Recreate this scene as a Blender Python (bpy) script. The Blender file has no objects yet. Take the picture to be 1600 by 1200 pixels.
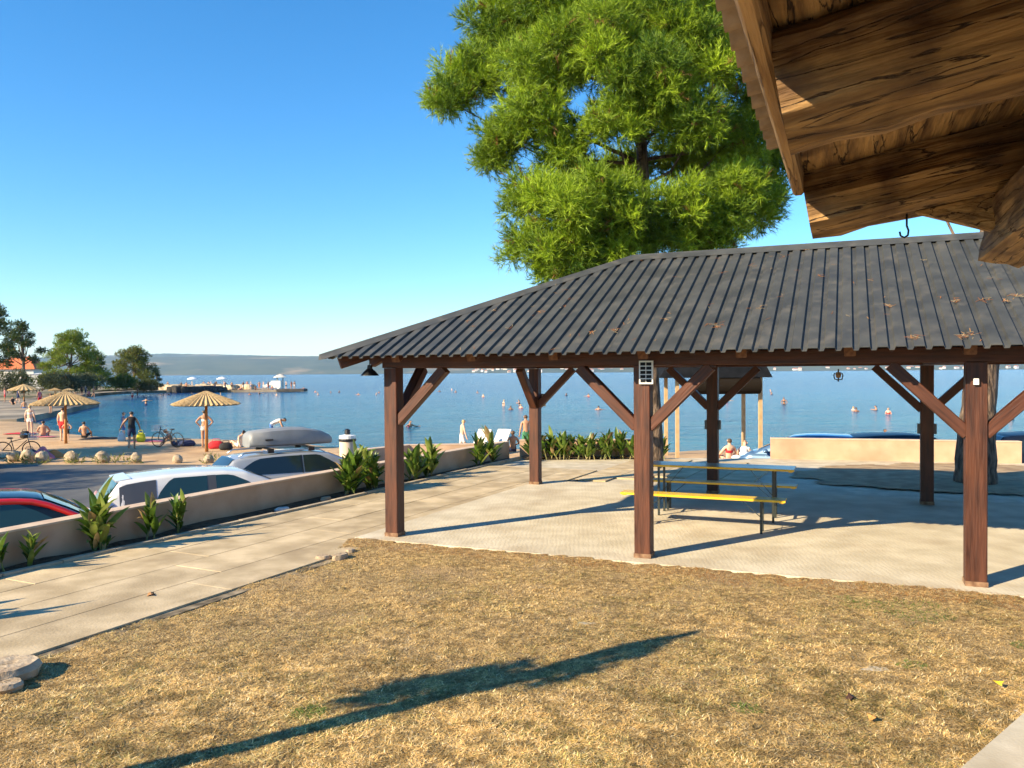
import bpy, math, random
import numpy as np
from mathutils import Vector, Matrix

random.seed(7)
rng = np.random.default_rng(11)
scene = bpy.context.scene
COL = scene.collection
R = math.radians

# ------------------------------------------------------------------ camera
CAM_F, CAM_PITCH, CAM_ROLL, CAM_H = 1239.94, -0.0149, -0.0071, 2.1528
_cp, _sp = math.cos(CAM_PITCH), math.sin(CAM_PITCH)
_fw = Vector((0, _cp, _sp)); _up0 = Vector((0, -_sp, _cp)); _rt0 = Vector((1, 0, 0))
_rt = math.cos(CAM_ROLL) * _rt0 + math.sin(CAM_ROLL) * _up0
_up = -math.sin(CAM_ROLL) * _rt0 + math.cos(CAM_ROLL) * _up0
camd = bpy.data.cameras.new('camera'); cam = bpy.data.objects.new('camera', camd); COL.objects.link(cam)
camd.sensor_width = 36.0; camd.lens = 36.0 * CAM_F / 1600.0
camd.clip_start = 0.05; camd.clip_end = 60000
cam.matrix_world = Matrix(((_rt.x, _up.x, -_fw.x, 0), (_rt.y, _up.y, -_fw.y, 0), (_rt.z, _up.z, -_fw.z, CAM_H), (0, 0, 0, 1)))
scene.camera = cam

# ------------------------------------------------------------------ sky, sun, exposure
SUN_EL = R(26.0); SHADOW_AZ = R(33.0)            # shadows run along (cos, sin) of this angle
sun_to = Vector((-math.cos(SHADOW_AZ) * math.cos(SUN_EL), -math.sin(SHADOW_AZ) * math.cos(SUN_EL), math.sin(SUN_EL)))
world = bpy.data.worlds.new('World'); scene.world = world; world.use_nodes = True
wn = world.node_tree; wn.nodes.clear()
sky = wn.nodes.new('ShaderNodeTexSky'); sky.sky_type = 'NISHITA'; sky.sun_disc = False
sky.sun_elevation = SUN_EL
sky.sun_rotation = math.atan2(sun_to.x, sun_to.y)
sky.altitude = 0; sky.air_density = 1.0; sky.dust_density = 0.0; sky.ozone_density = 5.0
bg = wn.nodes.new('ShaderNodeBackground'); bg.inputs['Strength'].default_value = 0.106
wo = wn.nodes.new('ShaderNodeOutputWorld')
hs_ = wn.nodes.new('ShaderNodeHueSaturation'); hs_.inputs['Saturation'].default_value = 1.22; hs_.inputs['Hue'].default_value = 0.497
wn.links.new(sky.outputs[0], hs_.inputs['Color']); wn.links.new(hs_.outputs[0], bg.inputs['Color']); wn.links.new(bg.outputs[0], wo.inputs['Surface'])
sd = bpy.data.lights.new('sun', 'SUN'); sd.energy = 5.0; sd.angle = R(0.5); sd.color = (1.0, 0.82, 0.54)
sun = bpy.data.objects.new('sun', sd); COL.objects.link(sun)
sun.rotation_mode = 'QUATERNION'; sun.rotation_quaternion = sun_to.to_track_quat('Z', 'Y')
sun.location = (-30, -20, 40)
scene.view_settings.view_transform = 'Standard'; scene.view_settings.look = 'None'
scene.view_settings.gamma = 1.0; scene.view_settings.use_curve_mapping = False
scene.view_settings.exposure = 1.25
scene.cycles.use_adaptive_sampling = True; scene.cycles.adaptive_threshold = 0.025
scene.cycles.max_bounces = 6; scene.cycles.diffuse_bounces = 3; scene.cycles.glossy_bounces = 4
scene.cycles.transmission_bounces = 6; scene.cycles.transparent_max_bounces = 12
scene.cycles.use_denoising = True
scene.cycles.caustics_reflective = False; scene.cycles.caustics_refractive = False

# ------------------------------------------------------------------ helpers
def gd(px, py, Y):                               # a point at depth Y (metres ahead), given where it is seen
    d = _fw + _rt * ((px - 800) / CAM_F) - _up * ((py - 600) / CAM_F)
    return d * (Y / d.y) + Vector((0, 0, CAM_H))
def gp(px, py, z):                               # a point at height z
    d = _fw + _rt * ((px - 800) / CAM_F) - _up * ((py - 600) / CAM_F)
    return d * ((z - CAM_H) / d.z) + Vector((0, 0, CAM_H))

def world_of(o):
    if o.parent is None: return o.matrix_basis.copy()
    return world_of(o.parent) @ o.matrix_parent_inverse @ o.matrix_basis
def attach(o, parent):
    o.parent = parent; o.matrix_parent_inverse = world_of(parent).inverted()
def tag(o, label=None, cat=None, group=None, kind=None):
    if label: o['label'] = label
    if cat: o['category'] = cat
    if group: o['group'] = group
    if kind: o['kind'] = kind
    return o
def empty(name, loc=(0, 0, 0), rz=0.0):
    o = bpy.data.objects.new(name, None); COL.objects.link(o); o.empty_display_size = 0.2
    o.location = loc; o.rotation_euler = (0, 0, rz); return o
def link(name, me, parent=None, mw=None):
    o = bpy.data.objects.new(name, me); COL.objects.link(o)
    if mw is not None: o.matrix_basis = mw
    if parent is not None:
        attach(o, parent)
    return o
def local(name, me, parent, loc=(0, 0, 0), rot=(0, 0, 0)):      # child given in its parent's own frame
    o = bpy.data.objects.new(name, me); COL.objects.link(o); o.location = loc; o.rotation_euler = rot
    o.parent = parent; return o
def copy_tree(o, parent=None):
    c = o.copy(); COL.objects.link(c); c.parent = parent
    if parent is not None: c.matrix_parent_inverse = o.matrix_parent_inverse.copy()
    for ch in [x for x in bpy.data.objects if x.parent == o]: copy_tree(ch, c)
    return c
KIDS = {}

class MB:
    """collects simple solids into one mesh"""
    def __init__(s): s.v = []; s.f = []; s.mi = []
    def add(s, vs, fs, mi=0):
        b = len(s.v); s.v.extend([tuple(x) for x in vs]); s.f.extend([tuple(i + b for i in f) for f in fs]); s.mi.extend([mi] * len(fs)); return s
    def box(s, c, sz, rz=0.0, mi=0, M4=None):
        hx, hy, hz = sz[0] / 2, sz[1] / 2, sz[2] / 2
        pts = [(-hx, -hy, -hz), (hx, -hy, -hz), (hx, hy, -hz), (-hx, hy, -hz), (-hx, -hy, hz), (hx, -hy, hz), (hx, hy, hz), (-hx, hy, hz)]
        cr, sr = math.cos(rz), math.sin(rz); out = []
        for x, y, z in pts:
            p = Vector((x * cr - y * sr + c[0], x * sr + y * cr + c[1], z + c[2]))
            if M4 is not None: p = M4 @ p
            out.append(p)
        return s.add(out, [(0, 3, 2, 1), (4, 5, 6, 7), (0, 1, 5, 4), (1, 2, 6, 5), (2, 3, 7, 6), (3, 0, 4, 7)], mi)
    def bar(s, a, b, w, h, up=(0, 0, 1), mi=0):   # rectangular bar from a to b
        a = Vector(a); b = Vector(b); d = (b - a).normalized(); upv = Vector(up)
        sd_ = d.cross(upv)
        if sd_.length < 1e-4: sd_ = d.cross(Vector((1, 0, 0)))
        sd_.normalize(); u2 = sd_.cross(d).normalized()
        o = [(-w / 2, -h / 2), (w / 2, -h / 2), (w / 2, h / 2), (-w / 2, h / 2)]
        vs = [a + sd_ * x + u2 * y for x, y in o] + [b + sd_ * x + u2 * y for x, y in o]
        return s.add(vs, [(3, 2, 1, 0), (4, 5, 6, 7), (0, 1, 5, 4), (1, 2, 6, 5), (2, 3, 7, 6), (3, 0, 4, 7)], mi)
    def tube(s, pts, rad, n=8, cap=True, mi=0):
        pts = [Vector(p) for p in pts]; rad = list(rad) if hasattr(rad, '__len__') else [rad] * len(pts)
        vs = []; prev = None
        for i, p in enumerate(pts):
            t = (pts[min(i + 1, len(pts) - 1)] - pts[max(i - 1, 0)]).normalized()
            if prev is None:
                a = t.cross(Vector((0, 0, 1)));
                if a.length < 1e-3: a = t.cross(Vector((1, 0, 0)))
            else: a = prev - t * prev.dot(t)
            a.normalize(); prev = a; b = t.cross(a)
            for k in range(n):
                w = 2 * math.pi * k / n; vs.append(p + (a * math.cos(w) + b * math.sin(w)) * rad[i])
        fs = []
        for i in range(len(pts) - 1):
            for k in range(n):
                k2 = (k + 1) % n; fs.append((i * n + k, i * n + k2, (i + 1) * n + k2, (i + 1) * n + k))
        if cap: fs.append(tuple(range(n - 1, -1, -1))); fs.append(tuple((len(pts) - 1) * n + k for k in range(n)))
        return s.add(vs, fs, mi)
    def lathe(s, prof, n=16, c=(0, 0, 0), mi=0, axis='z'):
        vs = []; fs = []
        for r, z in prof:
            for k in range(n):
                w = 2 * math.pi * k / n; x, y = r * math.cos(w), r * math.sin(w)
                vs.append((c[0] + x, c[1] + y, c[2] + z) if axis == 'z' else (c[0] + x, c[1] + z, c[2] + y))
        for i in range(len(prof) - 1):
            for k in range(n):
                k2 = (k + 1) % n; fs.append((i * n + k, i * n + k2, (i + 1) * n + k2, (i + 1) * n + k))
        fs.append(tuple(range(n - 1, -1, -1))); fs.append(tuple((len(prof) - 1) * n + k for k in range(n)))
        return s.add(vs, fs, mi)
    def ball(s, c, r, n=10, m=6, mi=0, jit=0.0):
        vs = []; fs = []
        rr = (r, r, r) if not hasattr(r, '__len__') else r
        for i in range(m + 1):
            ph = math.pi * i / m
            for k in range(n):
                w = 2 * math.pi * k / n; q = 1 + (random.random() - .5) * jit
                vs.append((c[0] + rr[0] * q * math.sin(ph) * math.cos(w), c[1] + rr[1] * q * math.sin(ph) * math.sin(w), c[2] + rr[2] * q * math.cos(ph)))
        for i in range(m):
            for k in range(n):
                k2 = (k + 1) % n; fs.append((i * n + k, (i + 1) * n + k, (i + 1) * n + k2, i * n + k2))
        return s.add(vs, fs, mi)
    def prism(s, poly, z0, z1, mi=0):             # polygon in xy, counter-clockwise
        n = len(poly); vs = [(x, y, z0) for x, y in poly] + [(x, y, z1) for x, y in poly]
        fs = [tuple(range(n - 1, -1, -1)), tuple(range(n, 2 * n))] + [(i, (i + 1) % n, n + (i + 1) % n, n + i) for i in range(n)]
        return s.add(vs, fs, mi)
    def mesh(s, name, mats=None, smooth=False, angle=None):
        me = bpy.data.meshes.new(name); me.from_pydata(s.v, [], s.f); me.update()
        if mats is not None:
            for m in (mats if isinstance(mats, (list, tuple)) else [mats]): me.materials.append(m)
            if any(s.mi): me.polygons.foreach_set('material_index', s.mi)
        if smooth:
            me.polygons.foreach_set('use_smooth', [True] * len(me.polygons))
            if angle is not None: me.set_sharp_from_angle(angle=R(angle))
        me.update(); return me
    def build(s, name, mats, parent=None, smooth=False, angle=None, mw=None):
        return link(name, s.mesh(name, mats, smooth, angle), parent, mw)

def np_mesh(name, verts, faces_n, mat, colors=None):
    """faces_n: (nfaces, k) int array, verts (n,3) float array, optional per-vertex rgb"""
    me = bpy.data.meshes.new(name); nv = len(verts); nf, k = faces_n.shape
    me.vertices.add(nv); me.vertices.foreach_set('co', np.ascontiguousarray(verts, dtype=np.float32).ravel())
    me.loops.add(nf * k); me.loops.foreach_set('vertex_index', faces_n.astype(np.int32).ravel())
    me.polygons.add(nf); me.polygons.foreach_set('loop_start', np.arange(0, nf * k, k, dtype=np.int32))
    me.polygons.foreach_set('loop_total', np.full(nf, k, dtype=np.int32))
    me.materials.append(mat); me.update(calc_edges=True)
    if colors is not None:
        at = me.color_attributes.new('tint', 'FLOAT_COLOR', 'POINT')
        c = np.ones((nv, 4), dtype=np.float32); c[:, :3] = colors; at.data.foreach_set('color', c.ravel())
    return me

# ------------------------------------------------------------------ materials
MATS = {}
def NM(name, c1, c2=None, scale=6.0, rough=0.7, bump=0.0, bscale=None, stretch=(1, 1, 1), metal=0.0, spec=0.5,
       detail=6.0, lo=0.35, hi=0.65, jitter=0.0, c3=None, s3=1.0, l3=0.55, h3=0.7, coat=0.0, bdist=0.02, dist=0.0, rough2=None):
    if name in MATS: return MATS[name]
    m = bpy.data.materials.new(name); m.use_nodes = True; nt = m.node_tree; N = nt.nodes; Lk = nt.links
    b = N['Principled BSDF']; b.inputs['Roughness'].default_value = rough; b.inputs['Metallic'].default_value = metal
    b.inputs['Specular IOR Level'].default_value = spec; b.inputs['Coat Weight'].default_value = coat
    tc = N.new('ShaderNodeTexCoord'); mp = N.new('ShaderNodeMapping'); mp.inputs['Scale'].default_value = stretch
    Lk.new(tc.outputs['Object'], mp.inputs['Vector'])
    col = None
    if c2 is not None:
        nz = N.new('ShaderNodeTexNoise'); nz.inputs['Scale'].default_value = scale; nz.inputs['Detail'].default_value = detail
        nz.inputs['Distortion'].default_value = dist
        Lk.new(mp.outputs[0], nz.inputs['Vector'])
        rp = N.new('ShaderNodeValToRGB'); rp.color_ramp.elements[0].position = lo; rp.color_ramp.elements[1].position = hi
        rp.color_ramp.elements[0].color = (*c1, 1); rp.color_ramp.elements[1].color = (*c2, 1)
        Lk.new(nz.outputs['Fac'], rp.inputs['Fac']); col = rp.outputs['Color']
        if rough2 is not None:
            mr = N.new('ShaderNodeMapRange'); mr.inputs['From Min'].default_value = lo; mr.inputs['From Max'].default_value = hi
            mr.inputs['To Min'].default_value = rough; mr.inputs['To Max'].default_value = rough2
            Lk.new(nz.outputs['Fac'], mr.inputs['Value']); Lk.new(mr.outputs[0], b.inputs['Roughness'])
    if c3 is not None:
        n3 = N.new('ShaderNodeTexNoise'); n3.inputs['Scale'].default_value = s3; n3.inputs['Detail'].default_value = 5
        Lk.new(tc.outputs['Object'], n3.inputs['Vector'])
        r3 = N.new('ShaderNodeMapRange'); r3.inputs['From Min'].default_value = l3; r3.inputs['From Max'].default_value = h3
        Lk.new(n3.outputs['Fac'], r3.inputs['Value'])
        mx = N.new('ShaderNodeMix'); mx.data_type = 'RGBA'; Lk.new(r3.outputs[0], mx.inputs['Factor'])
        if col is not None: Lk.new(col, mx.inputs['A'])
        else: mx.inputs['A'].default_value = (*c1, 1)
        mx.inputs['B'].default_value = (*c3, 1); col = mx.outputs['Result']
    if jitter > 0:
        oi = N.new('ShaderNodeObjectInfo'); hs = N.new('ShaderNodeHueSaturation')
        mr = N.new('ShaderNodeMapRange'); mr.inputs['To Min'].default_value = 1 - jitter; mr.inputs['To Max'].default_value = 1 + jitter
        Lk.new(oi.outputs['Random'], mr.inputs['Value']); Lk.new(mr.outputs[0], hs.inputs['Value'])
        if col is not None: Lk.new(col, hs.inputs['Color'])
        else: hs.inputs['Color'].default_value = (*c1, 1)
        col = hs.outputs['Color']
    if col is not None: Lk.new(col, b.inputs['Base Color'])
    else: b.inputs['Base Color'].default_value = (*c1, 1)
    if bump > 0:
        nb = N.new('ShaderNodeTexNoise'); nb.inputs['Scale'].default_value = bscale or scale * 3; nb.inputs['Detail'].default_value = 8
        Lk.new(mp.outputs[0], nb.inputs['Vector'])
        bp = N.new('ShaderNodeBump'); bp.inputs['Strength'].default_value = bump; bp.inputs['Distance'].default_value = bdist
        Lk.new(nb.outputs['Fac'], bp.inputs['Height']); Lk.new(bp.outputs[0], b.inputs['Normal'])
    MATS[name] = m; return m

def tint_mat(name, rough=0.75, trans=0.25, spec=0.25, gain=1.0):   # colour from the mesh's own 'tint' attribute, leaf-like
    m = bpy.data.materials.new(name); m.use_nodes = True; nt = m.node_tree; N = nt.nodes; Lk = nt.links
    b = N['Principled BSDF']; b.inputs['Roughness'].default_value = rough; b.inputs['Specular IOR Level'].default_value = spec
    at = N.new('ShaderNodeAttribute'); at.attribute_name = 'tint'; Lk.new(at.outputs['Color'], b.inputs['Base Color'])
    if trans > 0:
        tr = N.new('ShaderNodeBsdfTranslucent'); Lk.new(at.outputs['Color'], tr.inputs['Color'])
        mx = N.new('ShaderNodeMixShader'); mx.inputs['Fac'].default_value = trans
        out = N['Material Output']; Lk.new(b.outputs[0], mx.inputs[1]); Lk.new(tr.outputs[0], mx.inputs[2]); Lk.new(mx.outputs[0], out.inputs['Surface'])
    return m

def leaf_mat(name, c1, c2, scale=3.0, trans=0.3, rough=0.5, jitter=0.15):
    m = NM(name, c1, c2, scale=scale, rough=rough, jitter=jitter)
    nt = m.node_tree; N = nt.nodes; Lk = nt.links; b = N['Principled BSDF']
    src = b.inputs['Base Color'].links[0].from_socket
    tr = N.new('ShaderNodeBsdfTranslucent'); Lk.new(src, tr.inputs['Color'])
    mx = N.new('ShaderNodeMixShader'); mx.inputs['Fac'].default_value = trans
    out = N['Material Output']; Lk.new(b.outputs[0], mx.inputs[1]); Lk.new(tr.outputs[0], mx.inputs[2]); Lk.new(mx.outputs[0], out.inputs['Surface'])
    return m

def glass_mat(name, c, rough=0.03):               # dark tinted car glass: opaque gloss, mirrors the sky
    return NM(name, c, rough=rough, spec=0.7)

WOOD = NM('stained_wood', (.032, .0085, .004), (.10, .030, .0135), c3=(.12, .036, .012), s3=1.3, l3=.52, h3=.8, scale=9, rough=.5, bump=.35, bscale=14, stretch=(.25, 3, 3), lo=.3, hi=.7, jitter=.12, spec=.4, rough2=.65)
WOODEND = NM('sawn_wood_end', (.10, .036, .014), (.19, .075, .028), scale=30, rough=.75)
ROOFM = NM('roof_sheet_paint', (.040, .042, .042), (.062, .064, .062), scale=3.0, rough=.5, rough2=.62, spec=.5, jitter=.05, c3=(.11, .10, .085), s3=5, l3=.52, h3=.85)
CONC = NM('slab_concrete', (.44, .385, .285), (.60, .53, .41), scale=3.5, rough=.85, bump=.4, bscale=60, c3=(.34, .27, .18), s3=1.1, l3=.5, h3=.85, bdist=.006)
PAVE = NM('paving_concrete', (.40, .31, .185), (.58, .465, .30), scale=2.6, rough=.85, bump=.5, bscale=40, jitter=.10, c3=(.30, .225, .13), s3=1.4, l3=.48, h3=.75, bdist=.008)
RENDERED = NM('pink_render', (.44, .29, .19), (.52, .36, .25), scale=2.5, rough=.9, bump=.25, bscale=90, c3=(.30, .20, .13), s3=1.1, l3=.48, h3=.8, bdist=.004)
COPING = NM('coping_concrete', (.50, .36, .26), (.60, .46, .34), scale=5, rough=.85, bump=.2, bscale=60, bdist=.004)
KERB = NM('kerb_concrete', (.33, .27, .19), (.46, .38, .28), scale=8, rough=.9, bump=.4, bscale=40, bdist=.006)
SOIL = NM('soil', (.045, .028, .014), (.13, .085, .045), scale=14, rough=1, bump=.9, bscale=30, bdist=.05)
ASPH = NM('asphalt', (.065, .066, .07), (.105, .104, .102), scale=1.2, rough=.85, bump=.3, bscale=80, c3=(.2, .17, .13), s3=.35, l3=.56, h3=.72, bdist=.01)
SAND = NM('sand', (.42, .27, .14), (.56, .38, .21), scale=.8, rough=.95, bump=.6, bscale=9, c3=(.34, .21, .11), s3=.35, l3=.5, h3=.75, bdist=.06)
ROCK = NM('pale_rock', (.32, .235, .15), (.52, .42, .30), scale=6, rough=.9, bump=.8, bscale=12, c3=(.22, .14, .08), s3=4, l3=.52, h3=.75, bdist=.03)
BLACKM = NM('black_metal', (.012, .012, .013), rough=.45)
WHITEP = NM('white_plastic', (.75, .75, .73), rough=.4)
GREYP = NM('grey_plastic', (.10, .10, .105), rough=.5)
RUBBER = NM('rubber', (.012, .012, .012), rough=.8)
STEEL = NM('steel', (.55, .55, .55), rough=.3, metal=1)

# ------------------------------------------------------------------ pavilion frame of reference
ANG = -0.3988
U = Vector((math.cos(ANG), math.sin(ANG), 0)); V = Vector((-math.sin(ANG), math.cos(ANG), 0)); Z1 = Vector((0, 0, 1))
PL = Vector((-1.54, 10.3255, 0)); BAY = 3.2968; DEP = 5.0887; OV = 0.652; ZE = 2.34; ZR = 3.8035
def pv(u, v, z=0.0): return PL + U * u + V * v + Z1 * z

# ================================================================== THE SETTING
def in_poly(px, py, poly):
    inside = np.zeros(px.shape, bool); n = len(poly); j = n - 1
    for i in range(n):
        xi, yi = poly[i]; xj, yj = poly[j]
        c = ((yi > py) != (yj > py)) & (px < (xj - xi) * (py - yi) / ((yj - yi) + 1e-12) + xi)
        inside ^= c; j = i
    return inside
def vnoise(x, y, seed=0):                         # smooth value noise on arrays
    r = np.random.default_rng(seed); T = r.random((64, 64))
    xi = np.floor(x).astype(int); yi = np.floor(y).astype(int); fx = x - xi; fy = y - yi
    fx = fx * fx * (3 - 2 * fx); fy = fy * fy * (3 - 2 * fy)
    a = T[xi % 64, yi % 64]; b = T[(xi + 1) % 64, yi % 64]; c = T[xi % 64, (yi + 1) % 64]; d = T[(xi + 1) % 64, (yi + 1) % 64]
    return (a * (1 - fx) + b * fx) * (1 - fy) + (c * (1 - fx) + d * fx) * fy
def grid(name, x0, x1, y0, y1, nx, ny, zf, mat, keep=None):
    xs = np.linspace(x0, x1, nx); ys = np.linspace(y0, y1, ny); X, Y = np.meshgrid(xs, ys)
    Zz = zf(X, Y); v = np.stack([X, Y, Zz], -1).reshape(-1, 3)
    i = np.arange(nx - 1); j = np.arange(ny - 1); I, J = np.meshgrid(i, j); a = (J * nx + I).ravel()
    f = np.stack([a, a + 1, a + nx + 1, a + nx], -1)
    if keep is not None:
        c = v[f].mean(1); f = f[keep(c[:, 0], c[:, 1])]
    me = np_mesh(name, v, f, mat); me.polygons.foreach_set('use_smooth', [True] * len(f)); return link(name, me)

ORD = 'first second third fourth fifth sixth seventh eighth ninth tenth eleventh twelfth thirteenth fourteenth fifteenth sixteenth seventeenth eighteenth nineteenth twentieth'.split() + ['twenty-' + w for w in 'first second third fourth fifth sixth seventh eighth ninth'.split()]
def number_left_to_right(objs, phrase):
    for k, o in enumerate(sorted(objs, key=lambda o: o.location.x / max(o.location.y, 1))): o['label'] = phrase % (ORD[k] + ' from the left')
# --- sea, to the horizon
def sea_material():
    m = bpy.data.materials.new('sea_water'); m.use_nodes = True; nt = m.node_tree; N = nt.nodes; Lk = nt.links
    b = N['Principled BSDF']; b.inputs['Roughness'].default_value = .12; b.inputs['IOR'].default_value = 1.33
    b.inputs['Specular IOR Level'].default_value = .24
    tc = N.new('ShaderNodeTexCoord')
    n1 = N.new('ShaderNodeTexNoise'); n1.inputs['Scale'].default_value = .11; n1.inputs['Detail'].default_value = 12; n1.inputs['Roughness'].default_value = .68
    mp1 = N.new('ShaderNodeMapping'); mp1.inputs['Scale'].default_value = (.35, 1.5, 1); mp1.inputs['Rotation'].default_value = (0, 0, .1)
    Lk.new(tc.outputs['Object'], mp1.inputs['Vector']); Lk.new(mp1.outputs[0], n1.inputs['Vector'])
    rp = N.new('ShaderNodeValToRGB'); rp.color_ramp.elements[0].position = .40; rp.color_ramp.elements[1].position = .62
    rp.color_ramp.elements[0].color = (.003, .060, .18, 1); rp.color_ramp.elements[1].color = (.015, .15, .27, 1)  # seabed streaks, with ripple light and dark also put into the colour
    Lk.new(n1.outputs['Fac'], rp.inputs['Fac'])
    # shallow bay near the beach is paler and greener than the open channel (a real change of depth)
    sx = N.new('ShaderNodeSeparateXYZ'); Lk.new(tc.outputs['Object'], sx.inputs[0])
    mr = N.new('ShaderNodeMapRange'); mr.inputs['From Min'].default_value = 36; mr.inputs['From Max'].default_value = 190
    Lk.new(sx.outputs['Y'], mr.inputs['Value'])
    r2 = N.new('ShaderNodeValToRGB'); e = r2.color_ramp.elements
    e[0].position = 0; e[0].color = (.035, .19, .25, 1); e[1].position = 1; e[1].color = (.001, .048, .21, 1)
    q = e.new(.35); q.color = (.012, .14, .27, 1)
    q = e.new(.75); q.color = (.004, .10, .28, 1)
    Lk.new(mr.outputs[0], r2.inputs['Fac'])
    mx = N.new('ShaderNodeMix'); mx.data_type = 'RGBA'; mx.inputs['Factor'].default_value = .5
    Lk.new(rp.outputs[0], mx.inputs['A']); Lk.new(r2.outputs[0], mx.inputs['B']); Lk.new(mx.outputs['Result'], b.inputs['Base Color'])
    w = N.new('ShaderNodeTexNoise'); w.inputs['Scale'].default_value = .7; w.inputs['Detail'].default_value = 9; w.inputs['Roughness'].default_value = .62; w.inputs['Distortion'].default_value = .6
    mp = N.new('ShaderNodeMapping'); mp.inputs['Scale'].default_value = (.55, 1.15, 1); mp.inputs['Rotation'].default_value = (0, 0, -.25)
    Lk.new(tc.outputs['Object'], mp.inputs['Vector']); Lk.new(mp.outputs[0], w.inputs['Vector'])
    bp = N.new('ShaderNodeBump'); bp.inputs['Strength'].default_value = 1.0; bp.inputs['Distance'].default_value = .75
    w2 = N.new('ShaderNodeTexNoise'); w2.inputs['Scale'].default_value = .16; w2.inputs['Detail'].default_value = 5; w2.inputs['Roughness'].default_value = .7
    mp2 = N.new('ShaderNodeMapping'); mp2.inputs['Scale'].default_value = (.45, 1.6, 1); mp2.inputs['Rotation'].default_value = (0, 0, .12)
    Lk.new(tc.outputs['Object'], mp2.inputs['Vector']); Lk.new(mp2.outputs[0], w2.inputs['Vector'])
    bp2 = N.new('ShaderNodeBump'); bp2.inputs['Strength'].default_value = 1.0; bp2.inputs['Distance'].default_value = 1.5
    Lk.new(w2.outputs['Fac'], bp2.inputs['Height']); Lk.new(bp2.outputs[0], bp.inputs['Normal'])
    Lk.new(w.outputs['Fac'], bp.inputs['Height']); Lk.new(bp.outputs[0], b.inputs['Normal'])
    return m
SEA_Z = -1.6
mb = MB(); mb.add([(-26000, 20, SEA_Z), (26000, 20, SEA_Z), (26000, 26000, SEA_Z), (-26000, 26000, SEA_Z)], [(0, 1, 2, 3)])
sea = mb.build('sea', sea_material()); tag(sea, 'blue rippled sea filling the bay to the far shore', 'sea', kind='structure')

# --- lower ground: beach and car park
shore = np.array([(-140, 95), (-60, 90), (-41, 66), (-36.5, 61.5), (-32, 54.5), (-26.7, 49.2), (-23.4, 47), (-21.3, 47.6), (-16, 44.4), (-12.9, 43.5), (-7.4, 39.4), (-.7, 38.4), (6, 37.2), (11.8, 36.0), (30, 34), (90, 30)])
def lower_z(X, Y):
    ys = np.interp(X, shore[:, 0], shore[:, 1]); d = Y - ys + (vnoise(X * .7, Y * .7, 5) - .5) * 1.2
    z = np.where(d < -6, -1.25, np.where(d < 0, -1.25 - .33 * ((d + 6) / 6) ** 2, -1.58 - .16 * d))
    return np.maximum(z, -4) + (vnoise(X * .45, Y * .45, 3) - .5) * .05 * (Y > 30.5)
beach = grid('beach', -140, 90, -25, 110, 307, 181, lower_z, SAND)
tag(beach, 'sandy beach with footmarks along the bay', 'beach', kind='structure')
mb = MB(); xs = [(-80, -25), (-3.2, -25), (-3.2, 27.6), (-8, 29.0), (-12, 29.9), (-20, 30.3), (-45, 31.2), (-80, 33)]
mb.add([(x, y, -1.246) for x, y in xs], [tuple(range(len(xs)))])
lot = mb.build('car_park', ASPH); tag(lot, 'grey asphalt car park below the terrace wall', 'car park', kind='structure')
mb = MB(); mb.add([(-3.2, 20.3, -1.242), (45, 17.0, -1.242), (45, 25, -1.242), (-3.2, 27.6, -1.242)], [(0, 1, 2, 3)])
tag(mb.build('shore_road', NM('dusty_road', (.20, .16, .11), (.34, .27, .18), scale=.6, rough=.9)), 'dusty road behind the terrace', 'road', kind='structure')

# --- terrace (raised), wall line, back wall
WALL = [Vector((-9.4, .3, 0)), Vector((-5.64, 8.70, 0)), Vector((-4.0, 12.35, 0)), Vector((-.08, 19.72, 0))]
KERBL = [Vector((-9.0, 0.0, 0)), Vector((-5.43, 8.37, 0)), Vector((-2.98, 13.09, 0)), Vector((.18, 19.62, 0))]
mb = MB()
tp = [(-9.35, -25), (26, -25), (26, 16.0), (11.9, 18.05), (6.3, 19.45), (3.8, 19.75), (-.08, 19.85), (-4.05, 12.37), (-5.7, 8.72), (-9.4, .3)]
mb.prism(tp, -1.3, -.012)
tag(mb.build('terrace', CONC), 'raised concrete terrace around the pavilion', 'terrace', kind='structure')

def wall_run(name, pts, th, z0, z1, side, label):
    """rendered wall following pts (front face), th thick to the given side, with a proud coping"""
    root = None
    front = pts; back = []
    for i, p in enumerate(pts):
        a = pts[max(i - 1, 0)]; b = pts[min(i + 1, len(pts) - 1)]; t = (b - a).normalized(); n = Vector((-t.y, t.x, 0)) * side
        back.append(p + n * th)
    def strip(fr, bk, za, zb):
        m = MB(); n = len(fr); vs = []
        for a, b in zip(fr, bk): vs += [(a.x, a.y, za), (b.x, b.y, za), (b.x, b.y, zb), (a.x, a.y, zb)]
        fs = []
        for i in range(n - 1):
            k = i * 4
            for e in range(4): fs.append((k + e, k + (e + 1) % 4, k + 4 + (e + 1) % 4, k + 4 + e))
        fs.append((3, 2, 1, 0)); fs.append(tuple(4 * (n - 1) + e for e in range(4))); m.add(vs, fs); return m
    me = strip(front, back, z0, z1).mesh(name, RENDERED)
    root = link(name, me)
    fr2 = []; bk2 = []
    for a, b in zip(front, back):
        d = (b - a).normalized() * .012; fr2.append(a - d); bk2.append(b + d)
    strip(fr2, bk2, z1 + .001, z1 + .025).build('coping', COPING, root)
    tag(root, label, 'wall'); return root
def dense(pts, n):
    out = []
    for a, b in zip(pts[:-1], pts[1:]):
        for k in range(n): out.append(a.lerp(b, k / n))
    return out + [pts[-1]]
wall_run('garden_wall', dense(WALL, 4), .2, -1.3, .41, 1, 'long low pink rendered wall between the path and the parked cars')
wall_run('garden_wall', [Vector((.18, 19.86, 0)), Vector((1.6, 19.83, 0)), Vector((3.72, 19.72, 0))], .2, -1.3, .43, 1, 'low pink wall behind the row of plants at the terrace end')
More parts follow.
